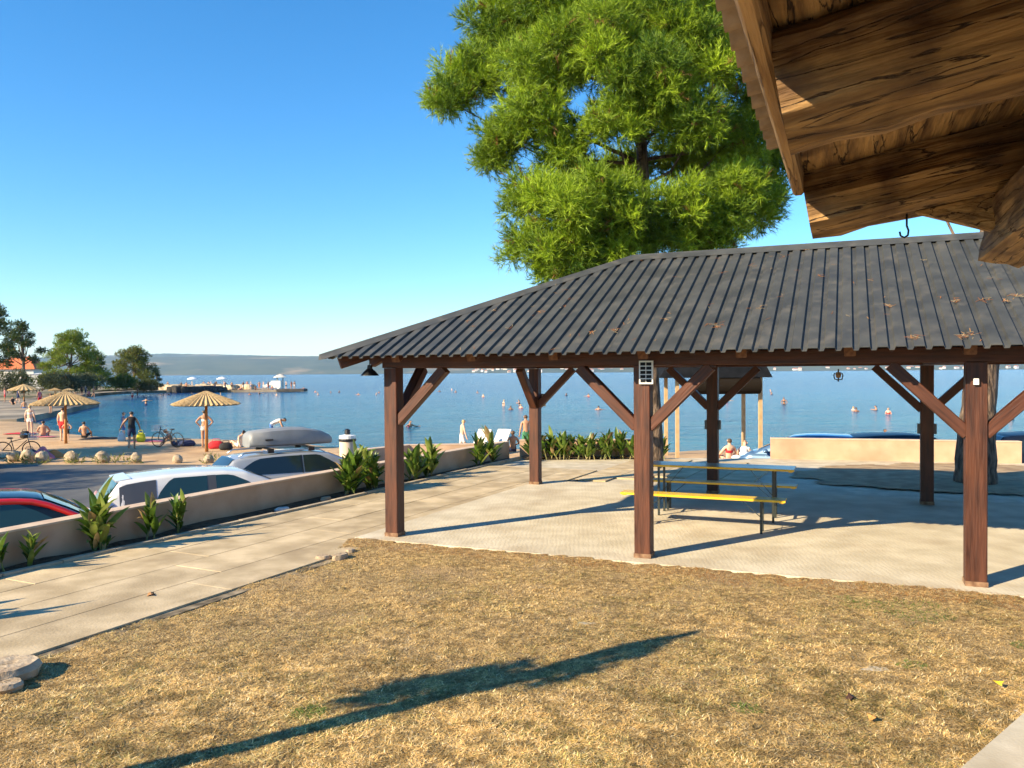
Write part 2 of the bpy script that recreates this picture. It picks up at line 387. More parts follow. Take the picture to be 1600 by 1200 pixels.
wall_run('garden_wall', [Vector((6.33, 19.42, 0)), Vector((9, 18.75, 0)), Vector((11.6, 18.05, 0))], .2, -1.3, .47, 1, 'sunlit low pink wall beyond the picnic table, dark cars behind it')

# kerb stones
kroot = empty('kerb'); tag(kroot, 'narrow concrete kerb along the planting bed', 'kerb', kind='structure')
kpts = dense(KERBL, 8)
for a, b in zip(kpts[:-1], kpts[1:]):
    t = (b - a).normalized(); m = MB().bar(a + t * .006 + Z1 * .0, b - t * .006 + Z1 * .0, .08, .13 + random.uniform(-.012, .012))
    m.build('kerb_stone', KERB, kroot)
# planting bed
bed = MB(); fr = dense(KERBL, 8); bk = dense(WALL, 8); n = len(fr); vs = []
for a, b in zip(fr, bk):
    for k in range(5):
        p = a.lerp(b, k / 4); vs.append((p.x, p.y, .02 + random.uniform(-.02, .03)))
bed.add(vs, [(i * 5 + k, (i + 1) * 5 + k, (i + 1) * 5 + k + 1, i * 5 + k + 1) for i in range(n - 1) for k in range(4)])
bo = bed.build('planting_bed', SOIL, smooth=True); tag(bo, 'dark soil bed at the foot of the wall', 'planting bed', kind='structure')
bed = MB(); vs = []
for i in range(16):
    for k in range(4): vs.append((.25 + i * .225, 19.84 - k * .12, .03 + random.uniform(-.02, .03)))
bed.add(vs, [(i * 4 + k, i * 4 + k + 1, (i + 1) * 4 + k + 1, (i + 1) * 4 + k) for i in range(15) for k in range(3)])
tag(bed.build('planting_bed', SOIL, smooth=True), 'soil bed under the far row of plants', 'planting bed', kind='structure')

# --- path of big concrete slabs
HD = (KERBL[3] - KERBL[1]).normalized(); HN = Vector((HD.y, -HD.x, 0)); K0 = KERBL[1]
path = MB().prism([(p.x, p.y) for p in [K0 + HD * -10 + HN * .05, K0 + HD * -10 + HN * 2.75, K0 + HD * 1.2 + HN * 2.75, K0 + HD * 11 + HN * 2.75, K0 + HD * 11 + HN * .05]], -.011, .012).build('path', NM('joint_grit', (.06, .045, .026), (.34, .27, .18), scale=5, rough=1))
tag(path, 'concrete slab path beside the planting bed', 'path', kind='structure')
rows = [(.06, .632), (.645, 1.288), (1.302, 1.988), (2.000, 2.62)]
for ri, (n0, n1) in enumerate(rows):
    a = -9.5 + ri * .37
    while a < 10.8:
        ln = random.uniform(2.0, 3.4); b = min(a + ln, 11)
        q = [K0 + HD * (a + .003) + HN * n0, K0 + HD * (b - .003) + HN * n0, K0 + HD * (b - .003) + HN * n1, K0 + HD * (a + .003) + HN * n1]
        q = [p + Vector((random.uniform(-.004, .004), random.uniform(-.004, .004), 0)) for p in q][::-1]
        zt = .030 + random.uniform(-.0015, .0015); m = MB()
        ins = [p.lerp(sum(q, Vector()) / 4, .003) for p in q]
        vs = [(p.x, p.y, -.008) for p in q] + [(p.x, p.y, zt - .003) for p in q] + [(p.x, p.y, zt) for p in ins]
        m.add(vs, [(0, 1, 5, 4), (1, 2, 6, 5), (2, 3, 7, 6), (3, 0, 4, 7), (4, 5, 9, 8), (5, 6, 10, 9), (6, 7, 11, 10), (7, 4, 8, 11), (8, 9, 10, 11)])
        m.build('paving_slab', PAVE, path); a = b
# far corner of the terrace between pavilion and back wall: same slabs
court = empty('courtyard'); tag(court, 'slab paving at the far end of the terrace', 'paving', kind='structure')
for ri in range(9):
    n0 = 2.66 + ri * .66; a = 2.0 + (ri * .53) % 1.1
    while a < 15:
        b = a + 1.9
        q = [K0 + HD * (a + .01) + HN * n0, K0 + HD * (b - .01) + HN * n0, K0 + HD * (b - .01) + HN * (n0 + .64), K0 + HD * (a + .01) + HN * (n0 + .64)]
        if all((p - PL).dot(V) > DEP + .55 and p.y < 19.35 and p.x < 5.6 for p in q):
            MB().prism([(p.x, p.y) for p in q[::-1]], -.010, .016 + random.uniform(-.004, .004)).build('paving_slab', PAVE, court)
        a = b
# --- pavilion floor slab (brushed concrete)
def brushed():
    m = NM('brushed_concrete', (.49, .425, .31), (.63, .56, .43), scale=2.2, rough=.85, bump=.3, bscale=70, c3=(.38, .30, .2), s3=1.0, l3=.5, h3=.8, bdist=.004)
    nt = m.node_tree; N = nt.nodes; Lk = nt.links; tc = N['Texture Coordinate']
    mp = N.new('ShaderNodeMapping'); mp.inputs['Rotation'].default_value = (0, 0, -ANG - R(18)); Lk.new(tc.outputs['Object'], mp.inputs['Vector'])
    w = N.new('ShaderNodeTexWave'); w.inputs['Scale'].default_value = 5.5; w.inputs['Distortion'].default_value = 7.0; w.inputs['Detail'].default_value = 3; w.inputs['Detail Scale'].default_value = 2
    Lk.new(mp.outputs[0], w.inputs['Vector'])
    bp = [x for x in N if x.type == 'BUMP'][0]; b2 = N.new('ShaderNodeBump'); b2.inputs['Strength'].default_value = .30; b2.inputs['Distance'].default_value = .0035
    Lk.new(w.outputs['Fac'], b2.inputs['Height']); Lk.new(bp.outputs[0], b2.inputs['Normal']); Lk.new(b2.outputs[0], N['Principled BSDF'].inputs['Normal'])
    return m
BRUSH = brushed()
fl = [pv(-.42, -.30), pv(BAY * 3 + .5, -.30), pv(BAY * 3 + .5, DEP + .5), pv(-.1, DEP + .5)]
floor = MB().prism([(p.x, p.y) for p in fl], -.01, .036).build('pavilion_floor', BRUSH)
tag(floor, 'brushed concrete floor slab under the pavilion', 'floor', kind='structure')
# hut paving at the lower right corner
e0 = Vector((2.44, 4.25, 0)); ed = Vector((.71, .62, 0)).normalized()
hp = [e0 - ed * 6, e0 + ed * 4, e0 + ed * 4 + Vector((5, -1.5, 0)), e0 - ed * 6 + Vector((5, -7, 0))]
tag(MB().prism([(p.x, p.y) for p in hp[::-1]], -.01, .03).build('hut_paving', CONC), 'pale concrete paving at the hut', 'paving', kind='structure')
# bare ground round the right-hand pine
def dirt_z(X, Y): return .004 + .05 * np.clip(1 - ((X - 9.2) / 3.6) ** 2 - ((Y - 15.6) / 2.4) ** 2, 0, 1) + (vnoise(X * 3, Y * 3, 9) - .5) * .02
dirt = grid('bare_earth', 5.6, 12.8, 13.0, 18.4, 73, 55, dirt_z, NM('earth', (.24, .16, .09), (.40, .29, .17), scale=3, rough=1, bump=.6, bscale=20),
            keep=lambda x, y: (((x - 9.2) / 3.4) ** 2 + ((y - 15.7) / 2.4) ** 2 < 1 + .35 * (vnoise(x * 2, y * 2, 4) - .5)) & (((x - PL.x) * V.x + (y - PL.y) * V.y) > DEP + .55))
tag(dirt, 'brown earth round the right-hand pine', 'earth', kind='structure')

# --- lawn
lawn_poly = [(-8.6, -3.5), (-3.79, 5.98), (-2.96, 7.28), (-2.2, 9.25), tuple(pv(-.40, -.33)[:2]), tuple(pv(11, -.33)[:2]), (11.5, 5.5), tuple((e0 + ed * 4)[:2]), tuple(e0[:2]), tuple((e0 - ed * 6)[:2]), (-3, -3.5)]
def lawn_z(X, Y): return .010 + .026 * np.clip(((X - PL.x) * V.x + (Y - PL.y) * V.y) + 1.4, 0, 1) + (vnoise(X * 1.6, Y * 1.6, 1) - .5) * .035 + (vnoise(X * 6, Y * 6, 2) - .5) * .02
LAWNM = NM('dry_turf', (.20, .125, .048), (.54, .37, .155), scale=18, rough=1, bump=.9, bscale=60, c3=(.34, .24, .13), s3=1.6, l3=.5, h3=.75, bdist=.03)
lawn = grid('lawn', -9, 11.6, -3.6, 10.6, 207, 143, lawn_z, LAWNM, keep=lambda x, y: in_poly(x, y, lawn_poly))
tag(lawn, 'dry yellowed lawn in front of the pavilion', 'lawn', kind='structure')
def blades():
    n = 820000
    # denser near the camera: sample in depth with 1/y weighting
    y = 2.6 * (10.4 / 2.6) ** rng.random(n); x = (rng.random(n) * 2 - 1) * (y * .70 + .3)
    k = in_poly(x, y, lawn_poly); x = x[k]; y = y[k]; n = len(x)
    big = vnoise(x * 1.1, y * 1.1, 21); mid = vnoise(x * 4, y * 4, 22); fine = vnoise(x * 13, y * 13, 23)
    keep = rng.random(n) < .15 + 1.25 * (big * .35 + mid * .35 + fine * .3); x = x[keep]; y = y[keep]; big = big[keep]; mid = mid[keep]; fine = fine[keep]; n = len(x)
    z = lawn_z(x, y)
    ln = (.014 + .034 * rng.random(n)) * (.6 + .7 * fine); az = rng.random(n) * 2 * np.pi; el = np.abs(rng.normal(.08, .22, n)); el = np.clip(el, 0, 1.3)
    w = .0016 + .0018 * rng.random(n)
    d = np.stack([np.cos(az) * np.cos(el), np.sin(az) * np.cos(el), np.sin(el)], -1); s = np.stack([-np.sin(az), np.cos(az), np.zeros(n)], -1)
    b = np.stack([x, y, z], -1); lift = np.zeros((n, 3)); lift[:, 2] = .006 * rng.random(n)
    p0 = b + s * w[:, None] + lift; p1 = b - s * w[:, None] + lift; p2 = b + d * ln[:, None] + lift
    v = np.stack([p0, p1, p2], 1).reshape(-1, 3); f = np.arange(3 * n).reshape(-1, 3)
    pal = np.array([(.72, .49, .185), (.82, .62, .30), (.60, .39, .145), (.36, .235, .09), (.29, .23, .075), (.86, .72, .45)])
    t = rng.random(n)
    idx = np.select([t < .30, t < .52, t < .74, t < .86, t < .93], [0, 1, 2, 3, 4], 5)
    green = (mid > .70) & (rng.random(n) < .22); c = pal[idx]; c[green] = np.array([.22, .19, .055])
    sp_ = vnoise(x * 11 + 5, y * 11, 25); sp2 = vnoise(x * 29, y * 29 + 3, 26); dk = np.clip((sp_ * .55 + sp2 * .45 - .20) * 2.9, .46, 1.12)
    ol = (vnoise(x * 2.2, y * 2.2, 27) > .55) & (rng.random(n) < .35); c[ol] = c[ol] * np.array([.72, .82, .70])
    c = c * (.72 + .55 * rng.random((n, 1))) * (.78 + .45 * big[:, None]) * dk[:, None]
    # rusty pine needles gathered along the slab edge
    vv = (np.stack([x, y], -1) - np.array(PL[:2])) @ np.array(V[:2]); ed_ = (vv > -.95 + .4 * mid) & (rng.random(n) < .6); c[ed_] = np.array([.42, .20, .06]) * (.6 + .7 * rng.random((ed_.sum(), 1)))
    for gx, gy, gr in ((3.55, 7.0, .32), (3.15, 7.25, .2), (1.45, 5.0, .10), (4.0, 6.1, .15), (-1.3, 5.0, .10), (2.9, 5.75, .1)):
        g = ((x - gx) ** 2 + (y - gy) ** 2 < gr ** 2 * (.5 + fine)) & (rng.random(n) < .6); c[g] = np.array([.13, .21, .035]) * (.7 + .6 * rng.random((g.sum(), 1)))
    me = np_mesh('dry_grass', v, f, tint_mat('dry_grass_blade', trans=.15), np.repeat(c, 3, 0)); o = link('dry_grass', me)
    tag(o, 'short matted dry grass blades covering the lawn', 'grass', kind='stuff')
blades()

# --- land on the left of the bay, peninsula with bathing pier
land = [(-37.5, 60), (-50, 96), (-52.5, 98.5), (-60, 99), (-63, 112), (-74, 138), (-78, 160), (-70, 166), (-57, 163), (-45.5, 163.5), (-45.5, 171), (-56, 183), (-75, 190), (-120, 210), (-260, 260), (-320, 120), (-140, 60), (-60, 52)]
def land_z(X, Y): return -1.12 + np.clip((-X - 70) / 60, 0, 6) * .9 + (vnoise(X * .15, Y * .15, 13) - .5) * .25
LANDM = NM('shore_ground', (.16, .12, .07), (.34, .26, .17), scale=.18, rough=1, bump=.5, bscale=1.5, c3=(.07, .08, .03), s3=.08, l3=.45, h3=.6)
mb = MB(); mb.prism(land[::-1] if False else [(x, y) for x, y in land], -3.0, -1.12)
lo = mb.build('promenade', NM('quay_concrete', (.20, .16, .12), (.36, .3, .22), scale=.4, rough=.95, c3=(.13, .11, .08), s3=.15, l3=.45, h3=.6))
tag(lo, 'low quay and shore path curving round the bay', 'promenade', kind='structure')
grid('hinterland', -320, -66, 66, 260, 128, 98, lambda X, Y: land_z(X, Y) + .06, LANDM, keep=lambda x, y: in_poly(x, y, [(-66, 100), (-78, 138), (-82, 160), (-76, 176), (-120, 205), (-258, 255), (-315, 122), (-140, 66), (-72, 66)]))
tag(bpy.data.objects['hinterland'], 'dark ground under the trees across the bay', 'ground', kind='structure')

# --- far hills
def hill_ridge(name, pts, Y, depth, mat, label, seed):
    """pts: (pixel x, pixel y of the crest) at distance Y"""
    xs = np.linspace(pts[0][0], pts[-1][0], 260); cy = np.interp(xs, [p[0] for p in pts], [p[1] for p in pts])
    vs = []; nrow = 9
    for j in range(nrow):
        t = j / (nrow - 1)
        for i, px in enumerate(xs):
            c = gd(px, cy[i], Y); hz = c.z
            n1 = vnoise(np.array(px * .05 + 3), np.array(t * 3.), seed) - .5
            yy = Y - depth * (1 - t); k = math.sin(t * math.pi / 2) ** .8
            vs.append((c.x * yy / Y, yy, -2 + (hz + 2) * k * (1 + .10 * n1 * (1 - t) * 2) + (vnoise(np.array(px * .2), np.array(t * 9.), seed + 1) - .5) * 4 * k))
    n = len(xs); f = np.array([(j * n + i, j * n + i + 1, (j + 1) * n + i + 1, (j + 1) * n + i) for j in range(nrow - 1) for i in range(n - 1)])
    me = np_mesh(name, np.array([[float(a) for a in v] for v in vs]), f, mat); me.polygons.foreach_set('use_smooth', [True] * len(f))
    o = link(name, me); tag(o, label, 'hills', kind='structure'); return o
HILLM = NM('scrub_hill', (.035, .065, .05), (.075, .095, .065), scale=.006, rough=1, c3=(.26, .2, .13), s3=.0035, l3=.58, h3=.72)
hill_ridge('far_hills', [(-400, 563), (100, 560), (250, 558), (330, 557), (420, 556.5), (520, 557), (640, 559), (760, 560), (900, 556), (1100, 552), (1300, 548), (1700, 545), (2100, 548)], 5200, 1500, HILLM, 'low scrub hills across the channel', 31)
hill_ridge('far_mountains', [(-200, 566), (180, 555), (260, 552.5), (330, 553.5), (420, 556), (600, 560), (760, 566)], 6600, 800, HILLM, 'faint mountains beyond the hills', 41)

# ================================================================== PAVILION
pav = empty('pavilion', pv(BAY * 1.5, DEP / 2))
tag(pav, 'open timber pavilion with dark ribbed metal hip roof on the concrete slab', 'pavilion')
def beam_obj(name, a, b, w, h, mat, parent, up=Z1):
    """timber from a to b, its own x axis along the grain"""
    a = Vector(a); b = Vector(b); d = b - a; L_ = d.length; x = d.normalized(); y = Vector(up).cross(x)
    if y.length < 1e-4: y = Vector((0, 1, 0)).cross(x)
    y.normalize(); z = x.cross(y)
    c = .008; hw, hh = w / 2, h / 2
    ring = [(-hw + c, -hh), (hw - c, -hh), (hw, -hh + c), (hw, hh - c), (hw - c, hh), (-hw + c, hh), (-hw, hh - c), (-hw, -hh + c)]
    m = MB(); vs = [(0, p, q) for p, q in ring] + [(L_, p, q) for p, q in ring]
    fs = [tuple(range(7, -1, -1)), tuple(range(8, 16))] + [(i, (i + 1) % 8, 8 + (i + 1) % 8, 8 + i) for i in range(8)]
    m.add(vs, fs[:2], 1); m.f.extend(fs[2:]); m.mi.extend([0] * 8)
    mw = Matrix(((x.x, y.x, z.x, a.x), (x.y, y.y, z.y, a.y), (x.z, y.z, z.z, a.z), (0, 0, 0, 1)))
    return m.build(name, [mat, WOODEND if mat is WOOD else mat], parent, mw=mw)
PW = .185; ZB = 2.215
for iu in range(4):
    for v0, back in ((0, False), (DEP, True)):
        u0 = iu * BAY
        po = beam_obj('post', pv(u0, v0, .07), pv(u0, v0, ZB), PW, PW, WOOD, pav, up=V)
        MB().box((0, 0, 0), (PW + .012, PW + .012, .05)).build('post_foot', NM('foot_concrete', (.10, .045, .022), (.28, .17, .10), scale=10, rough=.9), po, mw=Matrix.Translation(pv(u0, v0, .060)) @ Matrix.Rotation(ANG, 4, 'Z'))
        zb = 1.52; run = .68
        for s in (-1, 1):
            if (iu == 0 and s < 0) or (iu == 3 and s > 0): continue
            du = PW / 2 * s * .8
            beam_obj('brace', pv(u0 + du, v0, zb), pv(u0 + du + run * s, v0, zb + run), .12, .14, WOOD, pav, up=V)
        if iu in (0, 3):
            s = 1 if not back else -1
            beam_obj('brace', pv(u0, v0 + s * PW / 2 * .8, zb), pv(u0, v0 + s * (PW / 2 * .8 + run), zb + run), .12, .14, WOOD, pav, up=U)
for v0 in (0, DEP):
    beam_obj('wall_plate', pv(-.12, v0, ZB + .08), pv(BAY * 3 + .12, v0, ZB + .08), .16, .155, WOOD, pav)
for iu in range(4):
    beam_obj('tie_beam', pv(iu * BAY, .085, ZB + .076), pv(iu * BAY, DEP - .085, ZB + .076), .15, .15, WOOD, pav)
RUNR = DEP / 2 + OV; SL = (ZR - ZE) / RUNR; ULEN = BAY * 3 + 2 * OV
RS = math.hypot(1, SL)
def roof_pt(a, b, face, lift=0.0):
    """a along the eave from its left end (seen from outside), b inwards in plan, lift off the sheet plane"""
    z = ZE + SL * b + lift
    if face == 'front': return pv(-OV + a, -OV + b, z)
    if face == 'back': return pv(ULEN - OV - a, DEP + OV - b, z)
    if face == 'left': return pv(-OV + b, DEP + OV - a, z)
    return pv(ULEN - OV - b, -OV + a, z)
# rafters and tails
def rafter(face, a, b0, b1, drop=.088, name='rafter'):
    beam_obj(name, roof_pt(a, b0, face, -drop), roof_pt(a, b1, face, -drop), .11, .13, WOOD, pav)
for k in range(10):
    a = .95 + k * (ULEN - 1.9) / 9
    bmax = min(RUNR - .03, a - .12, ULEN - a - .12)
    if bmax > .4:
        rafter('front', a, .20, bmax); rafter('back', a, .20, bmax)
for k in range(5):
    a = 1.0 + k * (2 * RUNR - 2.0) / 4; bmax = min(RUNR - .2, a - .12, 2 * RUNR - a - .12)
    if bmax > .3: rafter('left', a, .10, bmax); rafter('right', a, .10, bmax)
for f, a in (('front', 0), ('left', 0), ('back', 0), ('right', 0)):
    p0 = roof_pt(.16, .16, f, -.13); p1 = roof_pt(RUNR, RUNR, f, -.13); beam_obj('hip_rafter', p0, p1, .10, .15, WOOD, pav)
beam_obj('ridge_beam', roof_pt(RUNR - .1, RUNR, 'front', -.16), roof_pt(ULEN - RUNR + .1, RUNR, 'front', -.16), .10, .18, WOOD, pav)
# ceiling boards under the sheet: dark underside
# corrugated sheets: narrow valleys, wide pans
PITCH = .155; RIB = .030
def sheet_profile(a0, a1):
    out = []; k = int(math.floor(a0 / PITCH))
    a = k * PITCH
    pts = []
    while a < a1 + PITCH:
        pts += [(a, RIB), (a + .088, RIB), (a + .100, 0), (a + .143, 0)]; a += PITCH
    pts.sort()
    def h(x):
        for (xa, ha), (xb, hb) in zip(pts[:-1], pts[1:]):
            if xa <= x <= xb: return ha + (hb - ha) * (x - xa) / max(xb - xa, 1e-9)
        return RIB
    xs = [a0] + [x for x, _ in pts if a0 + 1e-4 < x < a1 - 1e-4] + [a1]
    return [(x, h(x)) for x in xs]
for face, length in (('front', ULEN), ('back', ULEN), ('left', 2 * RUNR), ('right', 2 * RUNR)):
    a = 0.0; sw = PITCH * 6; si = 0
    while a < length - 1e-6:
        a1 = min(a + sw, length); prof = sheet_profile(a, a1); m = MB(); lift = .0015 if si % 2 else 0.0
        def top(x): return max(0.0, min(RUNR, x, length - x))
        # split at hip apex points so that the upper edge follows the hips exactly
        xs = sorted(set([x for x, _ in prof] + [x for x in (RUNR, length - RUNR) if a < x < a1]))
        hh = dict(prof); hv = np.interp(xs, [x for x, _ in prof], [h for _, h in prof])
        vs = []; fs = []
        for x, h in zip(xs, hv):
            vs.append(roof_pt(x, 0 if min(x, length - x) > 0 else 0, face, h + lift)); vs.append(roof_pt(x, top(x), face, h + lift))
        n = len(xs)
        for i in range(n - 1): fs.append((2 * i, 2 * i + 2, 2 * i + 3, 2 * i + 1))
        # thin return at the eave
        base = len(vs)
        for x, h in zip(xs, hv): vs.append(roof_pt(x, .002, face, h + lift - .006)); vs.append(roof_pt(x, max(top(x), .002), face, h + lift - .006))
        for i in range(n - 1):
            fs.append((base + 2 * i, base + 2 * i + 1, base + 2 * i + 3, base + 2 * i + 2)); fs.append((2 * i, base + 2 * i, base + 2 * i + 2, 2 * i + 2))
        m.add(vs, fs); m.build('roof_sheet', ROOFM, pav); a = a1; si += 1
def cap(name, p, q, w, droop, axis_side):
    """folded metal capping along p-q; w half width, axis_side two downhill directions"""
    m = MB(); d = (q - p).normalized()
    vs = []
    for e in (p, q):
        vs += [e + axis_side[0] * w, e + axis_side[0] * .035 + Z1 * .014, e + Z1 * .026, e + axis_side[1] * .035 + Z1 * .014, e + axis_side[1] * w]
    fs = [(i, i + 1, 5 + i + 1, 5 + i) for i in range(4)] + [(5 + 4 - 0, 4, 0, 5)] + [(0, 4, 3, 2, 1), (5, 6, 7, 8, 9)]
    m.add(vs, fs); return m.build(name, ROOFM, pav)
lift = Z1 * (RIB + .006)
pr0 = roof_pt(RUNR, RUNR, 'front') + lift; pr1 = roof_pt(ULEN - RUNR, RUNR, 'front') + lift
cap('ridge_cap', pr0, pr1, .17, 0, (-V - Z1 * SL, V - Z1 * SL))
for f, apex, s1, s2 in (('front', pr0, -V, -U), ('left', pr0, -U, V), ('back', pr1, V, U), ('right', pr1, U, -V)):
    p = roof_pt(0, 0, f) + lift; k1 = None
    # at a hip both slopes fall away sideways: directions square to the hip line, lying in each slope
    h = (apex - p).normalized()
    def side(n1):
        nrm = (Z1 - Vector((0, 0, 0)) * 0 + (-n1) * -SL).normalized(); t = nrm.cross(h); return t if t.dot(n1) > 0 else -t
    cap('hip_cap', p - h * .03, apex, .15, 0, (side(s1), side(s2)))
# things fixed to the pavilion
def fixture(name, loc, label, cat): return tag(empty(name, loc, ANG), label, cat)
lp = pv(-.22, -.22, 2.16)
o = fixture('bell_lamp', lp, 'black bell shaped lamp hanging under the left corner of the roof', 'lamp')
MB().lathe([(.012, .10), (.03, .095), (.035, .05), (.07, .02), (.115, -.03), (.12, -.04), (.105, -.038), (.05, .01)], 20).build('lamp_shade', BLACKM, mw=Matrix.Translation(lp)); attach(bpy.data.objects['lamp_shade'], o)
MB().tube([lp + Z1 * .09, lp + Z1 * .17], .006).build('lamp_rod', BLACKM, o)
MB().ball(lp + Z1 * -.015, .028).build('bulb', WHITEP, o, smooth=True)
# solar lamp with ten cells
sp = pv(BAY + .06, -.115, 2.14)
o = fixture('solar_lamp', sp, 'white framed solar lamp panel with ten dark cells on the middle front post', 'solar lamp')
o.location = sp
fr = MB().box((0, 0, 0), (.158, .03, .262)).build('panel', NM('solar_back', (.78, .78, .76), rough=.5), o, mw=Matrix.Translation(sp) @ Matrix.Rotation(ANG, 4, 'Z'))
CELL = NM('solar_cell', (.006, .007, .010), rough=.5, spec=.15)
for r_ in range(5):
    for c_ in range(2):
        MB().box((-.034 + c_ * .068, -.018, -.094 + r_ * .047), (.058, .006, .036)).build('cell', CELL, fr, mw=Matrix.Translation(sp) @ Matrix.Rotation(ANG, 4, 'Z'))
# wrought lantern
cp_ = gd(1310, 570, pv(BAY * 1.62, .05).y); cp_ = pv((cp_ - PL).dot(U), 0.0, 2.10)
o = fixture('wrought_lantern', cp_, 'small black wrought lantern hanging under the front beam', 'lantern')
m = MB().tube([cp_ + Z1 * .06, cp_ - Z1 * .07], .008)
for k in range(4):
    w = k * math.pi / 2 + .4; m.tube([cp_ - Z1 * .05, cp_ + Vector((math.cos(w) * .05, math.sin(w) * .05, -.045)), cp_ + Vector((math.cos(w) * .062, math.sin(w) * .062, 0)), cp_ + Vector((math.cos(w) * .045, math.sin(w) * .045, .02))], .006, 6)
m.build('scroll_frame', BLACKM, o)
MB().lathe([(.02, -.03), (.03, 0), (.022, .03)], 10, cp_).build('lantern_glass', NM('amber_glass', (.25, .13, .05), rough=.2), o)
# sensor on right front post, boxes on back posts, sign on the far left post
sp = pv(BAY * 2 - .01, -PW / 2 - .02, 2.03)
o = tag(MB().box((0, 0, 0), (.045, .035, .06)).build('motion_sensor', WHITEP, mw=Matrix.Translation(sp) @ Matrix.Rotation(ANG, 4, 'Z')), 'small white sensor near the top of the right front post', 'sensor')
for iu, s, lb in ((1, 'middle', 'dark socket box strapped to the middle back post'), (2, 'right', 'dark socket box strapped to the right back post')):
    q = pv(iu * BAY, DEP, 1.22)
    root = empty('socket_box', q, ANG); tag(root, lb, 'socket box', 'socket boxes on the back posts')
    for sd_ in (-1, 1):
        MB().box((sd_ * (PW / 2 + .02), 0, 0), (.045, .09, .16)).build('box', GREYP, root, mw=Matrix.Translation(q) @ Matrix.Rotation(ANG, 4, 'Z'))
q = pv(0, DEP + PW / 2 + .02, 1.62)
o = tag(MB().box((.0, 0, 0), (.34, .012, .24)).build('notice_board', NM('notice_white', (.72, .72, .70), rough=.5), mw=Matrix.Translation(q) @ Matrix.Rotation(ANG, 4, 'Z')), 'white notice board fixed behind the far left post', 'notice')

# pine litter on the roof
def litter():
    V_ = []; F_ = []; Cc = []
    spots = [(1510, 525, 26), (1495, 470, 14), (1120, 510, 14), (960, 516, 10), (845, 488, 9), (925, 520, 8), (1390, 478, 10), (1430, 527, 12), (1535, 470, 9), (1590, 462, 12), (1283, 432, 6), (1570, 470, 8), (1186, 482, 7), (1040, 500, 6)]
    n0 = PL + U * -OV + V * -OV
    def hit(px, py):                              # where that sight line meets the front slope
        d = _fw + _rt * ((px - 800) / CAM_F) - _up * ((py - 600) / CAM_F); o_ = Vector((0, 0, CAM_H))
        nrm = Vector((-V.x * SL, -V.y * SL, 1)); p0 = roof_pt(0, 0, 'front', RIB); t = (p0 - o_).dot(nrm) / d.dot(nrm); q_ = o_ + d * t
        return (q_ - n0).dot(U), (q_ - n0).dot(V)
    cl = []
    for px, py, k in spots: a, b = hit(px, py); cl.append((a, b, int(k * .9), .014 + k * .0012))
    for _ in range(90): cl.append((random.uniform(1.5, ULEN), random.uniform(.05, RUNR - .15), random.choice((1, 1, 2, 3)), .03))
    for a, b, k, sp_ in cl:
        for _ in range(k):
            aa = a + random.gauss(0, sp_); bb = b + random.gauss(0, sp_)
            if not (0 < bb < RUNR - .05 and bb < aa < ULEN - bb): continue
            w = random.uniform(0, math.pi); l_ = random.uniform(.018, .045); wd = random.uniform(.002, .0035)
            p = roof_pt(aa, bb, 'front', RIB + .006 + random.random() * .006); e1 = (U * math.cos(w) + (V + Z1 * SL) / RS * math.sin(w)); e2 = (U * -math.sin(w) + (V + Z1 * SL) / RS * math.cos(w))
            i = len(V_); V_.extend([p - e1 * l_ - e2 * wd, p + e1 * l_ - e2 * wd, p + e1 * l_ + e2 * wd, p - e1 * l_ + e2 * wd]); F_.append((i, i + 1, i + 2, i + 3))
            cc = random.choice([(.30, .12, .035), (.36, .19, .07), (.24, .09, .03), (.36, .27, .15)]); Cc.extend([cc] * 4)
    me = np_mesh('pine_litter', np.array([tuple(p) for p in V_]), np.array(F_), tint_mat('dead_needles', trans=0), np.array(Cc))
    tag(link('pine_litter', me), 'fallen rusty pine needles scattered on the metal roof', 'pine needles', kind='stuff')
litter()

